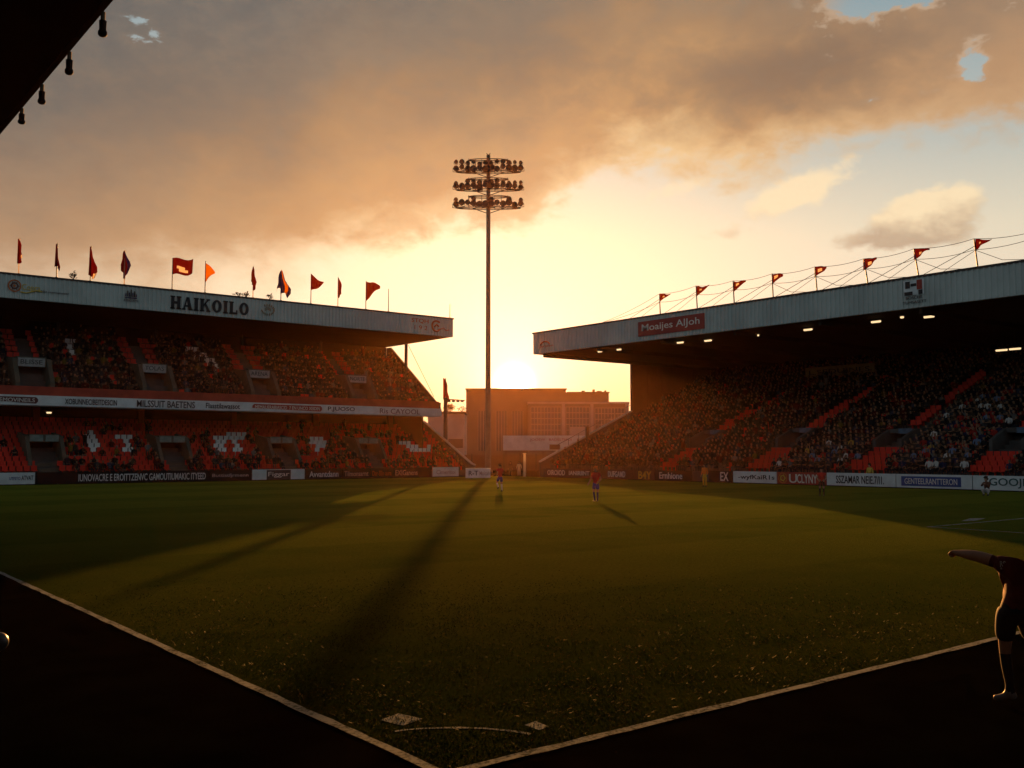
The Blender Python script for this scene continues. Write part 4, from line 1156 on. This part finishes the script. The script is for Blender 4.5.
# one floodlight, aimed at the pitch
fl.lathe([(.1, .28), (.2, .2), (.31, .0), (.33, -.05), (.29, -.07), (.02, -.05)], (0, 0, 0), 10, 0, (0, 1.0, .25))
fl.tube([(-.33, 0, 0), (-.33, .1, -.36), (.33, .1, -.36), (.33, 0, 0)], .04, 4)
fm = bpy.data.meshes.new('floodlight'); fm.from_pydata(fl.v, [], fl.f); fm.materials.append(M['steel'])
nfl = 0
tiers = [(zat(163), zat(168.5), zat(172)), (zat(182), zat(186.5), zat(190)), (zat(199.5), zat(204), zat(208))]
for ti, (za, zb, zr) in enumerate(tiers):
    f = MB()
    for z, k in ((zr, 1.0), (za + .35, .62)):
        for s in (-1, 1):
            pts = [mp + u0 * hwid * k * math.sin(t) + w0 * s * .75 * math.cos(t) + np.array(UP) * z for t in np.linspace(-math.pi / 2, math.pi / 2, 13)]
            f.tube(pts, .055, 5)
        f.tube([mp - u0 * hwid * k + np.array(UP) * z, mp + u0 * hwid * k + np.array(UP) * z], .06, 5)
    for q in np.linspace(-.6, .6, 7):
        for s in (-1, 1): f.tube([mp + u0 * hwid * q + w0 * s * .6 + np.array(UP) * zr, mp + u0 * hwid * q + w0 * s * .6 + np.array(UP) * (za + .4)], .04, 4)
    f.tube([mp - u0 * hwid * .5 + np.array(UP) * zr, mp + np.array(UP) * (zr - .7)], .05, 4); f.tube([mp + u0 * hwid * .5 + np.array(UP) * zr, mp + np.array(UP) * (zr - .7)], .05, 4)
    f.build('lamp_frame', M['steel'], FM)
    for row, (z, n) in enumerate(((za, 12), (zb, 12))):
        for i in range(n):
            q = -1 + 2 * (i + .0) / (n - 1)
            if abs(q) < .06 or random.random() < .06: continue
            if ti == 2 and row == 0 and abs(q) < .9 and i % 3: continue
            o = bpy.data.objects.new('floodlight', fm); COL.objects.link(o); o.parent = FM
            P = u0 * hwid * q + w0 * (-.5 if row else -.35) * (1 - q * q) ** .5 + np.array(UP) * (z + random.uniform(-.16, .16))
            o.location = tuple(P); o.rotation_euler = (random.uniform(-.15, .15), 0, YAW - math.pi / 2 + q * -.5 + random.uniform(-.3, .3))
            s = random.uniform(.9, 1.2) * (.85 if row == 0 else 1.15); o.scale = (s, s, s)
for s in (-1, 1): MB().tube([mp + np.array(UP) * (ztop - .1), mp + u0 * .22 * s + np.array(UP) * (ztop + .25)], .05, 4).build('top_spike', M['steel'], FM)

# flagpole by the left stand, with a crossbar
fp = ahead(112.0, (445.5 - 512) / FOC * 112.0)
FP = empty('flagpole', fp, 'thick dark pole with a furled red flag at the end of the left stand', 'flagpole')
zz = lambda y: onp(445.5, y, 1, fp[1])[2]
MB().lathe([(.26, 0), (.22, zz(398)), (.08, zz(397)), (.05, zz(378))], fp, 10).build('pole', M['steel'], FP)
flag_cloth(FP, fp + np.array([0, 0, zz(378)]) - RGT * .3, RGT, zz(378) - zz(399), .95, 'limp', M['redcloth'], None, 0, 5)
cb = MB()
cb.tube([fp + np.array(UP) * zz(399) - RGT * .3, fp + np.array(UP) * (zz(400.5)) + RGT * 2.2], .06, 5)
for k in range(4):
    c = fp + RGT * (.4 + .5 * k) + np.array(UP) * (zz(400) - .12); cb.obox(c, RGT, FWD, UP, .17, .12, .12)
cb.build('crossbar', M['steel'], FP)

# ------------------------------------------------------------------ beyond the gap: building, banner, fence, tree
D1 = 300.0
def slab_at(mb, D, px0, px1, z0, z1, dep, m=0, yaw=0.0):
    a, b = (px0 - 512) / FOC * D, (px1 - 512) / FOC * D
    c = ahead(D + dep / 2, (a + b) / 2, (z0 + z1) / 2); mb.obox(c, RGT, FWD, UP, (b - a) / 2, dep / 2, (z1 - z0) / 2, m)
def zpx(y, D): return EYE[2] + math.tan(PITCH + math.atan((384 - y) / FOC)) * D
BG = empty('building', ahead(D1 + 10, 0), 'large dark hall with a glazed front wing behind the gap between the stands', 'building')
b = MB(); slab_at(b, D1 + 8, 466, 609, 0, zpx(392.5, D1 + 8), 30); slab_at(b, D1 + 8, 466, 566, zpx(392.5, D1 + 8), zpx(389.5, D1 + 8), 29.5)
b.build('wall', M['bldg'], BG)
b = MB(); slab_at(b, D1 + 7, 465.2, 567, zpx(389.5, D1 + 7), zpx(388.3, D1 + 7), 31); slab_at(b, D1 + 7, 567.2, 610, zpx(392.8, D1 + 7), zpx(391.8, D1 + 7), 31)
b.build('parapet', M['brick'], BG)
b = MB(); slab_at(b, D1, 528, 629, 0, zpx(403.5, D1), 7.5); wing = b.build('front_wing', M['bldg'], BG)
b = MB(); slab_at(b, D1 - .4, 527.5, 629.6, zpx(404, D1), zpx(402, D1), 8); b.build('cornice', M['pink'], BG)
for (p0, p1) in ((562, 565), (590.5, 593.5), (625.5, 629)):
    b = MB(); slab_at(b, D1 - .5, p0, p1, 0, zpx(404.2, D1), .45); b.build('pilaster', M['pink'], BG)
for (p0, p1, y1) in ((531, 561, 407), (566, 589.5, 407), (595, 624.5, 408)):
    b = MB(); slab_at(b, D1 - .12, p0, p1, 4, zpx(y1, D1), .1, 0)
    n = int((p1 - p0) / 3.2)
    for k in range(n + 1):
        q = p0 + (p1 - p0) * k / n; slab_at(b, D1 - .3, q - .3, q + .3, 4, zpx(y1, D1), .17, 1)
    zt = zpx(y1, D1)
    for k in range(8):
        z = 4 + (zt - 4) * k / 7; slab_at(b, D1 - .28, p0, p1, z - .1, z + .1, .14, 1)
    b.build('window', [M['glass'], mat('window_bars', (.24, .2, .17), .6)], BG)
for (p0, p1) in ((478, 489), (496, 507), (512, 523)):
    b = MB(); slab_at(b, D1 + 7.8, p0, p1, 3, zpx(410, D1), .15, 0)
    for k in range(5):
        q = p0 + (p1 - p0) * k / 4; slab_at(b, D1 + 7.6, q - .25, q + .25, 3, zpx(410, D1), .19, 1)
    b.build('window', [M['glass'], mat('window_bars', (.24, .2, .17), .6)], BG)
b = MB()
for px, w, h in ((582, 3, .6), (593, 2, 1.0), (597, 5, .5), (605, 1.5, .7)): slab_at(b, D1 + 15, px, px + w, zpx(392.5, D1 + 15) - .2, zpx(392.5, D1 + 15) + h, 3)
b.build('rooftop_unit', M['steel'], BG)
b = MB(); slab_at(b, D1 - .75, 570, 589, zpx(437.5, D1), zpx(427, D1), .2); b.build('sign', M['pink'], BG)
D2 = 210.0
B2 = empty('building', ahead(D2, -15), 'low pale building beside the end of the left stand', 'building')
b = MB(); slab_at(b, D2, 428, 464.5, 0, zpx(414, D2), 12); b.build('wall', M['pink'], B2)
b = MB(); slab_at(b, D2 - .3, 427, 465.5, zpx(414, D2), zpx(411.5, D2), 13); b.build('roof', M['brick'], B2)
b = MB(); slab_at(b, D2 - .1, 448.5, 463, zpx(448, D2), zpx(439, D2), .1); b.build('door', M['brick'], B2)
D3 = 131.0
BN = empty('banner', ahead(D3, 5), 'long white banner with red lettering on posts behind the pitch corner', 'banner')
b = MB(); slab_at(b, D3, 503, 601, zpx(450.5, D3), zpx(435.5, D3), .12, 0)
z0, z1 = zpx(444.5, D3), zpx(438, D3)
b.text('JOOEW   BADELTHOI    D SAVLOII', ahead(D3 - .01, (530 - 512) / FOC * D3, zpx(441.5, D3)), RGT, UP, 66 / FOC * D3, .42, 1)
b.build('panel', [M['white'], M['redsign']], BN)
b = MB(); slab_at(b, D3 - .1, 549.5, 560, zpx(449.5, D3), zpx(444.5, D3), .1); b.build('notice', M['brick'], BN)
for px in (506, 524, 543, 562, 581, 599):
    b = MB(); slab_at(b, D3 + .15, px - .7, px + .7, 0, zpx(436, D3), .15); b.build('post', M['brick'], BN)
D4 = 134.0
FN = empty('fence', ahead(D4, -4), 'low brown board fence closing the gap behind the pitch corner', 'fence')
b = MB(); slab_at(b, D4, 452, 600, .1, zpx(455, D4), .08)
b.build('board_panel', M['brick'], FN)
for px in range(456, 600, 16):
    b = MB(); slab_at(b, D4 - .14, px - .6, px + .6, 0, zpx(453.5, D4), .13); b.build('post', M['trim'], FN)

def tree(px, D, ytop, wpx, label, seed):
    r = random.Random(seed); base = ahead(D, (px - 512) / FOC * D); H = zpx(ytop, D); W = wpx / FOC * D / 2
    o = empty('tree', base, label, 'tree')
    t = MB(); t.tube([base, base + np.array([.1, .1, H * .35]), base + np.array([0, .2, H * .8])], [.28, .2, .08], 7)
    cl = []
    for k in range(11):
        a = r.uniform(0, 6.28); e = base + np.array([math.cos(a) * W * r.uniform(.3, .85), math.sin(a) * W * r.uniform(.3, .85), H * r.uniform(.5, .93)])
        t.tube([base + np.array([0, .1, H * r.uniform(.35, .6)]), e], [.08, .03], 5); cl.append(e)
    t.build('trunk', M['bark'], o)
    f = MB()
    for e in cl:
        for q in range(150):
            v = np.array([r.gauss(0, 1), r.gauss(0, 1), r.gauss(0, .8)]) * W * .22; p = e + v
            d = np.array([r.gauss(0, 1), r.gauss(0, 1), r.gauss(0, 1)]); d /= np.linalg.norm(d); s = np.cross(d, [.3, .5, .8]); s /= np.linalg.norm(s); L = r.uniform(.12, .22)
            f.add([p - d * L, p + s * L * .5, p + d * L, p - s * L * .5], [(0, 1, 2, 3)])
    f.build('crown', M['leaf'], o)
tree(455, 250, 399, 20, 'sunlit tree above the low pale building', 4)
tree(436, 262, 404, 16, 'smaller tree behind the end of the left stand', 9)

# ------------------------------------------------------------------ near stand overhead, plus an added one out of view
NS = empty('grandstand', (-8, 10, 0), 'dark near roof overhead at the top left with fittings hanging from its edge', 'grandstand')
MB().prism([(3.9, 9.0), (3.9, 9.35), (-16, 11.0), (-16, 10.6)], RMAP, -30, 62).build('roof', mat('dark_near_roof', (.02, .018, .016), .8, .2, 1), NS)
MB().box((3.86, -30, 8.98), (3.95, 62, 9.12)).build('roof_edge', mat('sunlit_rim_tone', (.12, .05, .025), .6, .3, 2), NS)  # orange-brown colour paints in the sunlit rim along the roof edge
MB().box((-16, -30, 0), (-15.7, 62, 10.6)).build('back_wall', M['dark'], NS)
MB().prism(terrace(-3.5, .6, -.8, .35, 14, (0, 0)), RMAP, -30, 62).build('terrace', M['conc'], NS)
for y in (-28, -14, 60): MB().box((-3.4, y - .15, 0), (-3.1, y + .15, 9.55)).build('column', M['steel'], NS)
NB = empty('grandstand', (30, -8, 0), 'added out-of-view stand along the close touchline, blocking sky light', 'grandstand')  # unseen stand added to keep sky light off the near turf and player
MB().prism([(4.0, 9.0), (4.0, 9.4), (-18, 11.2), (-18, 10.8)], LMAP, 5, 68).build('roof', M['soffit'], NB)
MB().box((5, -18, 0), (68, -17.7, 10.8)).build('back_wall', M['dark'], NB)
MB().prism(terrace(-5, .6, -.8, .35, 14, (0, 0)), LMAP, 5, 68).build('terrace', M['conc'], NB)
for k, (px, y0_, y1_) in enumerate(((103.5, 2, 29), (70, 42, 67), (42.5, 76, 97.5), (22.3, 101, 118))):
    P = onp(px, y0_, 0, 3.95); P[2] = 8.98; pm = proj(P)[2] / FOC; h = (y1_ - y0_) * pm * .95
    lab = 'dark bulb-ended fitting hanging from the near roof edge, ' + ('topmost of four', 'second from the top', 'third from the top', 'lowest and smallest')[k]
    o = empty('hanging_fitting', P, lab, 'hanging fitting', 'fittings hanging from the near roof')
    MB().tube([P, P + np.array([.0, .0, -h * .45])], .035, 6).build('hanger', M['tan'], o)
    MB().lathe([(.03, -h * .33), (.055, -h * .36), (.052, -h * .55), (.05, -h * .72), (.066, -h * .80), (.066, -h * .9), (.045, -h * .97), (.01, -h)], P, 10).build('bulb', M['black'], o, True)

# ------------------------------------------------------------------ people on and round the pitch
def at(px, py): 
    q = onp(px, py, 2, 0.0); q[2] = .012; return tuple(q)
VIEW = YAW - math.pi / 2                       # turned so that +y points away from the viewer
def pose(**k): P = dict(STAND); P.update(k); return P
c_red = dict(skin=M['skin'], torso=M['shirt'], sleeve=M['shirt'], short=M['shorts'], thigh=M['skin'], sock=M['sockb'], boot=M['boot'], hair=M['hair'])
run = pose(knl=(-.1, .25, .58), anl=(-.1, .02, .3), knr=(.11, .0, .5), anr=(.11, -.06, .09), toel=(0, .5, -1),
           ell=(-.26, -.14, 1.2), wrl=(-.22, .08, 1.08), elr=(.25, .08, 1.18), wrr=(.17, .28, 1.2))
cl = dict(c_red); cl['sock'] = M['sockw']
player(run, at(500, 492), VIEW + .5, 'player in red shirt running by the gap between the stands', cl, 1, sc=1.0)
cc = dict(c_red); cc['hair'] = M['ginger']; cc['glove'] = M['yellow']; cc['sock'] = M['sockb']
player(pose(elr=(.3, -.02, 1.18), wrr=(.36, .12, .96), ell=(-.28, -.05, 1.17), wrl=(-.22, .16, 1.02), knr=(.1, .06, .5), anr=(.08, -.02, .09), knl=(-.09, .0, .5), anl=(-.07, -.05, .09)),
       at(596, 502), VIEW + 2.6, 'ginger-haired player in red shirt walking at the centre of the picture', cc, 1, glove=('glove', None), sc=1.0)
cs = dict(skin=M['skin'], torso=M['hivis'], sleeve=M['hivis'], short=M['hiyel'], thigh=M['hiyel'], sock=M['hiyel'], boot=M['boot'], hair=M['hair'])
player(pose(), at(705, 487), VIEW + 2.3, 'steward in orange top and yellow trousers standing at the right boards', cs, 1, long=True, sc=.95)
cr = dict(c_red); cr['short'] = M['dshorts']; cr['sock'] = M['dshorts']
player(pose(ell=(-.3, .02, 1.2), wrl=(-.2, .14, 1.04), elr=(.3, .02, 1.2), wrr=(.2, .14, 1.04)), at(822, 496.5), VIEW + 2.8, 'player in red shirt and black shorts before the pale boards', cr, 1, sc=.92)
crouch = dict(SEATP); crouch = {k: (np.array(v) - (0, 0, .22) if k not in ('face', 'anl', 'anr') else np.array(v)) for k, v in crouch.items()}
crouch.update(knl=np.array((-.16, .34, .46)), knr=np.array((.14, .36, .44)), anl=np.array((-.14, .1, .09)), anr=np.array((.12, .1, .09)), wrl=np.array((-.05, .36, .72)), wrr=np.array((.05, .36, .72)), ell=np.array((-.22, .18, .58)), elr=np.array((.22, .18, .58)))
cp = dict(skin=M['skin'], torso=mat('brown_coat', (.12, .05, .03), .8), sleeve=M['sockw'], short=M['sockw'], thigh=M['sockw'], sock=M['sockw'], boot=M['boot'], hair=M['hair'])
player(crouch, at(987, 496), VIEW + 2.2, 'crouching person in pale trousers before the board at the right end', cp, 1, long=True)
cw = dict(skin=M['skin'], torso=M['pale'], sleeve=M['pale'], short=M['pale'], thigh=M['pale'], sock=M['pale'], boot=M['boot'], hair=M['hair'])
P = ahead(106, (519 - 512) / FOC * 106); player(pose(), tuple(P), VIEW + 3.0, 'person in pale clothes standing in the gap behind the boards', cw, 1, long=True, sc=.88)
P = ahead(109, (510.5 - 512) / FOC * 109); player(pose(), tuple(P), VIEW + 3.0, 'person in brown coat left of the one in pale clothes', dict(cw, torso=M['brick'], sleeve=M['brick'], short=M['trim'], thigh=M['trim'], sock=M['trim']), 1, long=True, sc=.85)
P = ahead(104, (524.5 - 512) / FOC * 104)
gp = MB(); gp.obox(P + np.array([0, 0, 1.2]), RGT, FWD, UP, .13, .13, 1.2); gp.obox(P + np.array([0, 0, 2.45]), RGT, FWD, UP, .18, .18, .05)
tag(gp.build('gate_post', M['pale']), 'pale square post beside the person in pale clothes', 'post')
P = np.array(onp(870, 478, 0, 66.9)); P[2] = .012
cy = dict(cs, torso=M['yellow'], sleeve=M['yellow'], short=M['dshorts'], thigh=M['dshorts'], sock=M['dshorts'])
player(pose(), tuple(P), VIEW + 2.2, 'steward in yellow top behind the pale boards', cy, 1, long=True, sc=.95)

# near player at the right edge: left arm held out level, leaning away
near = dict(pelvis=(-.04, 0, .93), spine=(-.01, .0, 1.1), chest=(.05, .0, 1.27), neck=(.16, .02, 1.42), head=(.27, .05, 1.52), face=(.4, 1, -.2),
            shl=(-.13, .0, 1.41), ell=(-.30, .18, 1.475), wrl=(-.42, .36, 1.49), arm=1.5, drape=(((-.06, .0, 1.2), .15),), shr=(.27, .0, 1.27), elr=(.38, .03, 1.02), wrr=(.38, .2, .82),
            hpl=(-.13, 0, .88), knl=(-.12, .06, .48), anl=(-.11, -.02, .095), hpr=(.08, 0, .88), knr=(.24, .12, .5), anr=(.3, .02, .095),
            toel=(-.9, .3, 0), toer=(.2, 1, 0), hupl=(0, 0, 1), hupr=(1, 0, 0), curl=1.9)
cn = dict(skin=M['skin'], torso=M['nshirt'], sleeve=M['nshirt'], short=M['dshorts'], thigh=M['skin'], sock=M['dshorts'], boot=M['bootw'], hair=M['hair'])
def sleeve_marks(o):
    mb = MB()
    for k, (x, z, body, w, h) in enumerate(((-.20, 1.395, 'R8', .06, .06), (-.20, 1.37, 'GENTE', .06, .018))):
        mb.text(body, (x, -.066, z), (1, 0, 0), (0, 0.12, .99), w, h, 0, depth=.004)
    sm = mb.build('lettering', M['sockw']); sm.parent = o
pn = onp(1021, 703, 2, 0); pn[2] = .012
NP = player(near, tuple(pn), VIEW, 'player in dark red shirt holding one arm out at the right edge', cn, 2, extra=sleeve_marks)

# ball at the left edge
q = onp(-2, 652, 2, 0); ballm = mat('worn_ball', (.05, .05, .05), .35, .3, 6, spec=.6)
bm = bmesh.new(); bmesh.ops.create_icosphere(bm, subdivisions=4, radius=.125); me = bpy.data.meshes.new('football'); bm.to_mesh(me); bm.free()
me.materials.append(ballm); me.polygons.foreach_set('use_smooth', [True] * len(me.polygons))
o = link('football', me); o.location = (q[0], q[1], .13); tag(o, 'pale football on the dark run-off at the left edge', 'ball')

# ------------------------------------------------------------------ air
hz = bpy.data.materials.new('haze_air'); hz.use_nodes = True; nt = hz.node_tree; nt.nodes.clear()
out = nt.nodes.new('ShaderNodeOutputMaterial'); pv = nt.nodes.new('ShaderNodeVolumePrincipled')
pv.inputs['Color'].default_value = (.34, .17, .072, 1); pv.inputs['Density'].default_value = .00014; pv.inputs['Anisotropy'].default_value = .80
nt.links.new(pv.outputs[0], out.inputs['Volume'])
tag(MB().box((-870, -870, -1), (870, 870, 46)).build('haze', hz), kind='stuff')

# ------------------------------------------------------------------ sky and sun
SUN_AZ, SUN_EL = YAW + RAD(.42), RAD(6.6)
sd = np.array([math.cos(SUN_AZ) * math.cos(SUN_EL), math.sin(SUN_AZ) * math.cos(SUN_EL), math.sin(SUN_EL)])
W = bpy.data.worlds.new('World'); SC.world = W; W.use_nodes = True; nt = W.node_tree; nt.nodes.clear()
wo = nt.nodes.new('ShaderNodeOutputWorld'); bg = nt.nodes.new('ShaderNodeBackground'); bg.inputs['Strength'].default_value = .05
nt.links.new(bg.outputs[0], wo.inputs[0])
sky = nt.nodes.new('ShaderNodeTexSky'); sky.sky_type = 'NISHITA'; sky.sun_disc = False
sky.sun_elevation = SUN_EL; sky.sun_rotation = math.pi / 2 - SUN_AZ; sky.air_density = 1.6; sky.dust_density = 3.5; sky.ozone_density = 1.5
dirn = coords(nt, 'Generated')
def dot(v):
    n = nt.nodes.new('ShaderNodeVectorMath'); n.operation = 'DOT_PRODUCT'; nt.links.new(dirn.k, n.inputs[0]); n.inputs[1].default_value = tuple(v); return X(nt, n.outputs['Value'])
df_, drr, dz_ = dot(FWD), dot(RGT), dot((0, 0, 1))
AZ = drr._m('ARCTAN2', df_) * (180 / math.pi); EL = dz_._m('ARCSINE') * (180 / math.pi)
cmb = nt.nodes.new('ShaderNodeCombineXYZ'); nt.links.new((AZ * .1).k, cmb.inputs[0]); nt.links.new((EL * .16).k, cmb.inputs[1]); cv = X(nt, cmb.outputs[0])
n_big = noise(nt, cv, 1.3, 6, .55, .4); n_mid = noise(nt, cv, 3.2, 7, .58, .3); n_fine = noise(nt, cv, 7.5, 6, .6, .2)
# lower edge of the great cloud bank, as elevation against azimuth (-40..40 degrees)
azn = (AZ + 40.0) / 80.0
def P_(a): return (a + 40) / 80
edge = azn.ramp([(0, .165), (P_(-27), .175), (P_(-15), .225), (P_(-8), .30), (P_(0), .325), (P_(3.5), .365), (P_(7), .405), (P_(10), .41), (P_(14), .385), (P_(19), .40), (P_(24), .412), (P_(29), .43), (1, .46)], 'EASE') * 40.0
soft = azn.ramp([(0, .15), (P_(-14), .11), (P_(-7), .032), (P_(4), .028), (P_(12), .035), (1, .04)]) * 40.0
h = EL - edge + (n_big - .5) * 5.0 + (n_mid - .5) * 3.6 + (n_fine - .5) * 1.6
bank = h.step(soft * -.5, soft * .9)
def lobe(a, e, sa, se, rot=0.0):
    x, y = AZ - a, EL - e
    if rot: c, s = math.cos(rot), math.sin(rot); x, y = x * c + y * s, y * c - x * s
    x, y = x / sa, y / se
    return (x * x + y * y)._m('MULTIPLY', -1.0)._m('EXPONENT')
wob = (n_mid - .5) * 1.3 + (n_fine - .5) * .9
hraw = lobe(20.0, 24.2, 2.2, 1.3) * 1.2 + lobe(23.0, 24.0, 1.5, 1.0) * 1.1 + lobe(25.7, 19.9, .9, 1.1) * .9 + lobe(27.0, 14.9, 1.4, 2.0) * 1.1 + lobe(-21.5, 22.6, 3.2, .9, -.6) * .5 + (n_mid - .5) * 1.5 + (n_fine - .5) * 1.5
hmask = (lobe(23.5, 21.0, 6.5, 6.5) + lobe(-21.5, 22.6, 4.5, 2.0)).step(.3, .6)
hole = hraw.step(.48, .70) * hmask
rim = hraw.step(.24, .5) * (lobe(22.5, 23.0, 6.0, 4.0)).step(.2, .6)
bank = bank * (hole * -1.0 + 1.0)
cumu = (lobe(23.6, 12.9, 3.3, 1.3, .14) * 1.15 + lobe(21.6, 11.5, 4.5, .8) * .7 + lobe(16.2, 14.4, 3.8, 1.05, .35) * 1.0 + lobe(9.5, 15.0, 4.0, .7, .25) * .55 + lobe(12.5, 12.3, 2.6, .5) * .4 + wob * .75).step(.35, .75)
# clear sky: the sky texture, warmed near the horizon by the dust in the air
glow = (dot(sd)._m('ARCCOSINE') * (180 / math.pi))
g_wide = (glow * glow * (-1 / (2 * 17.0 ** 2)))._m('EXPONENT'); g_mid = (glow * glow * (-1 / (2 * 6.5 ** 2)))._m('EXPONENT')
GAZ = YAW - RAD(.15)
SGLOW = np.array([math.cos(GAZ) * math.cos(RAD(3.95)), math.sin(GAZ) * math.cos(RAD(3.95)), math.sin(RAD(3.95))])
gl2 = (dot(SGLOW)._m('ARCCOSINE') * (180 / math.pi)); g_core = (gl2 * gl2 * (-1 / (2 * .42 ** 2)))._m('EXPONENT'); g_in = (gl2 * gl2 * (-1 / (2 * 2.2 ** 2)))._m('EXPONENT')
K = 10.0                                       # the Background strength is 0.1
def kc(c): return tuple(v * K for v in c)
eln = EL / 30.0
warm = eln.ramp([(0, (.86, .62, .36)), (.12, (.90, .70, .49)), (.26, (.94, .80, .65)), (.40, (.80, .74, .59)), (.55, (.48, .54, .52)), (.85, (.17, .32, .40)), (1, (.13, .28, .38))])
def scale(c, k):
    n = nt.nodes.new('ShaderNodeVectorMath'); n.operation = 'SCALE'; nt.links.new(c.k, n.inputs[0])
    if isinstance(k, X): nt.links.new(k.k, n.inputs['Scale'])
    else: n.inputs['Scale'].default_value = k
    return X(nt, n.outputs[0])
skyc = X(nt, sky.outputs[0])
front = AZ._m('ABSOLUTE').step(75.0, 38.0)
clear = mix(nt, front * .8, skyc, scale(warm, K))
# cloud colour: lit gold along the lower edge, brown above, grey high up and away from the sun
hn = (EL - edge + (n_mid - .5) * 5.0 + (n_big - .5) * 4.0) / 20.0
ccol = hn.ramp([(0, (.88, .60, .30)), (.14, (.60, .33, .14)), (.40, (.36, .215, .115)), (.52, (.235, .175, .125)), (.75, (.14, .135, .125)), (1, (.125, .125, .12))])
side = (AZ._m('ABSOLUTE')).step(8.0, 30.0)
ccol = mix(nt, side * .75, ccol, mix(nt, hn.step(0, .62), (.48, .285, .16), (.12, .125, .123)))
dk = (lobe(16.5, 20.6, 8.5, 2.6, .12) * .8 + lobe(1.0, 22.0, 9.0, 4.0) * .35 + lobe(-20.0, 19.0, 8.0, 3.0) * .35 + (n_mid - .5) * .9 + (n_fine - .5) * .5).step(.05, .95)
ccol = mix(nt, dk * .75, ccol, (.14, .10, .08))
ccol = mix(nt, lobe(8.2, 16.6, 3.2, 1.3, .5) * .5, ccol, (.85, .58, .28))
ccol = mix(nt, (n_mid * .6 + n_fine * .4).step(.35, .72) * .16, ccol, (.62, .42, .24))
cucol = mix(nt, ((EL - 12.2) / 1.8 + wob * 1.6).step(-.7, .9), (.48, .34, .22), (1.0, .78, .48))
ccol = mix(nt, rim * .5, ccol, (.62, .46, .32))
backc = mix(nt, EL.step(20.0, 48.0), mix(nt, n_big.step(.3, .7), (.22, .28, .325), (.32, .39, .45)), (.06, .065, .07))
ccol = mix(nt, front, backc, ccol)
c = mix(nt, cumu * front * .8, clear, scale(cucol, K))
over = EL.step(28.0, 40.0)
over_ = (over + bank * (over * -1.0 + 1.0))
bankb = mix(nt, front, (.75, .75, .75), bank)
msk = nt.nodes.new('ShaderNodeMath'); msk.operation = 'MAXIMUM'; nt.links.new(over.k, msk.inputs[0]); nt.links.new(bankb.k, msk.inputs[1])
ccol = mix(nt, over * front, ccol, (.06, .06, .06))
c = mix(nt, X(nt, msk.outputs[0]), c, scale(ccol, K))
def add(a, col, f):
    n = nt.nodes.new('ShaderNodeVectorMath'); n.operation = 'ADD'; nt.links.new(a.k, n.inputs[0])
    cc_ = nt.nodes.new('ShaderNodeRGB'); cc_.outputs[0].default_value = (*col, 1)
    nt.links.new(scale(X(nt, cc_.outputs[0]), f).k, n.inputs[1]); return X(nt, n.outputs[0])
c = add(c, (1.0, .78, .5), g_wide * (.05 * K)); c = add(c, (1.0, .84, .62), g_mid * (.08 * K)); c = add(c, (1.0, .9, .72), g_in * (.55 * K)); c = add(c, (1.0, .88, .65), g_core * (26 * K))
below = EL.step(-1.0, 0.5)
nt.links.new(mix(nt, below, (.1, .09, .08), c).k, bg.inputs['Color'])

sl = bpy.data.lights.new('sun', 'SUN'); sl.energy = 5.0; sl.angle = RAD(.5); sl.color = (1.0, .40, .09)
so = bpy.data.objects.new('sun', sl); COL.objects.link(so); so.location = (150, 190, 60)
so.rotation_euler = Vector(tuple(-sd)).to_track_quat('-Z', 'Y').to_euler()

# ------------------------------------------------------------------ camera and render settings
cam = bpy.data.cameras.new('camera'); cam.sensor_width = 36; cam.lens = FOC / 1024 * 36; cam.clip_end = 5000; cam.clip_start = .05
co = bpy.data.objects.new('camera', cam); COL.objects.link(co); co.location = tuple(EYE); co.rotation_euler = (math.pi / 2 + PITCH, 0, YAW - math.pi / 2)
SC.camera = co
SC.view_settings.view_transform = 'Standard'; SC.view_settings.look = 'None'; SC.view_settings.exposure = 1.0; SC.view_settings.gamma = 1
SC.cycles.max_bounces = 5; SC.cycles.diffuse_bounces = 3; SC.cycles.glossy_bounces = 2; SC.cycles.volume_bounces = 0; SC.cycles.transparent_max_bounces = 4
SC.cycles.use_denoising = True
try: SC.cycles.denoiser = 'OPENIMAGEDENOISE'
except Exception: pass
SC.cycles.sample_clamp_indirect = 4.0
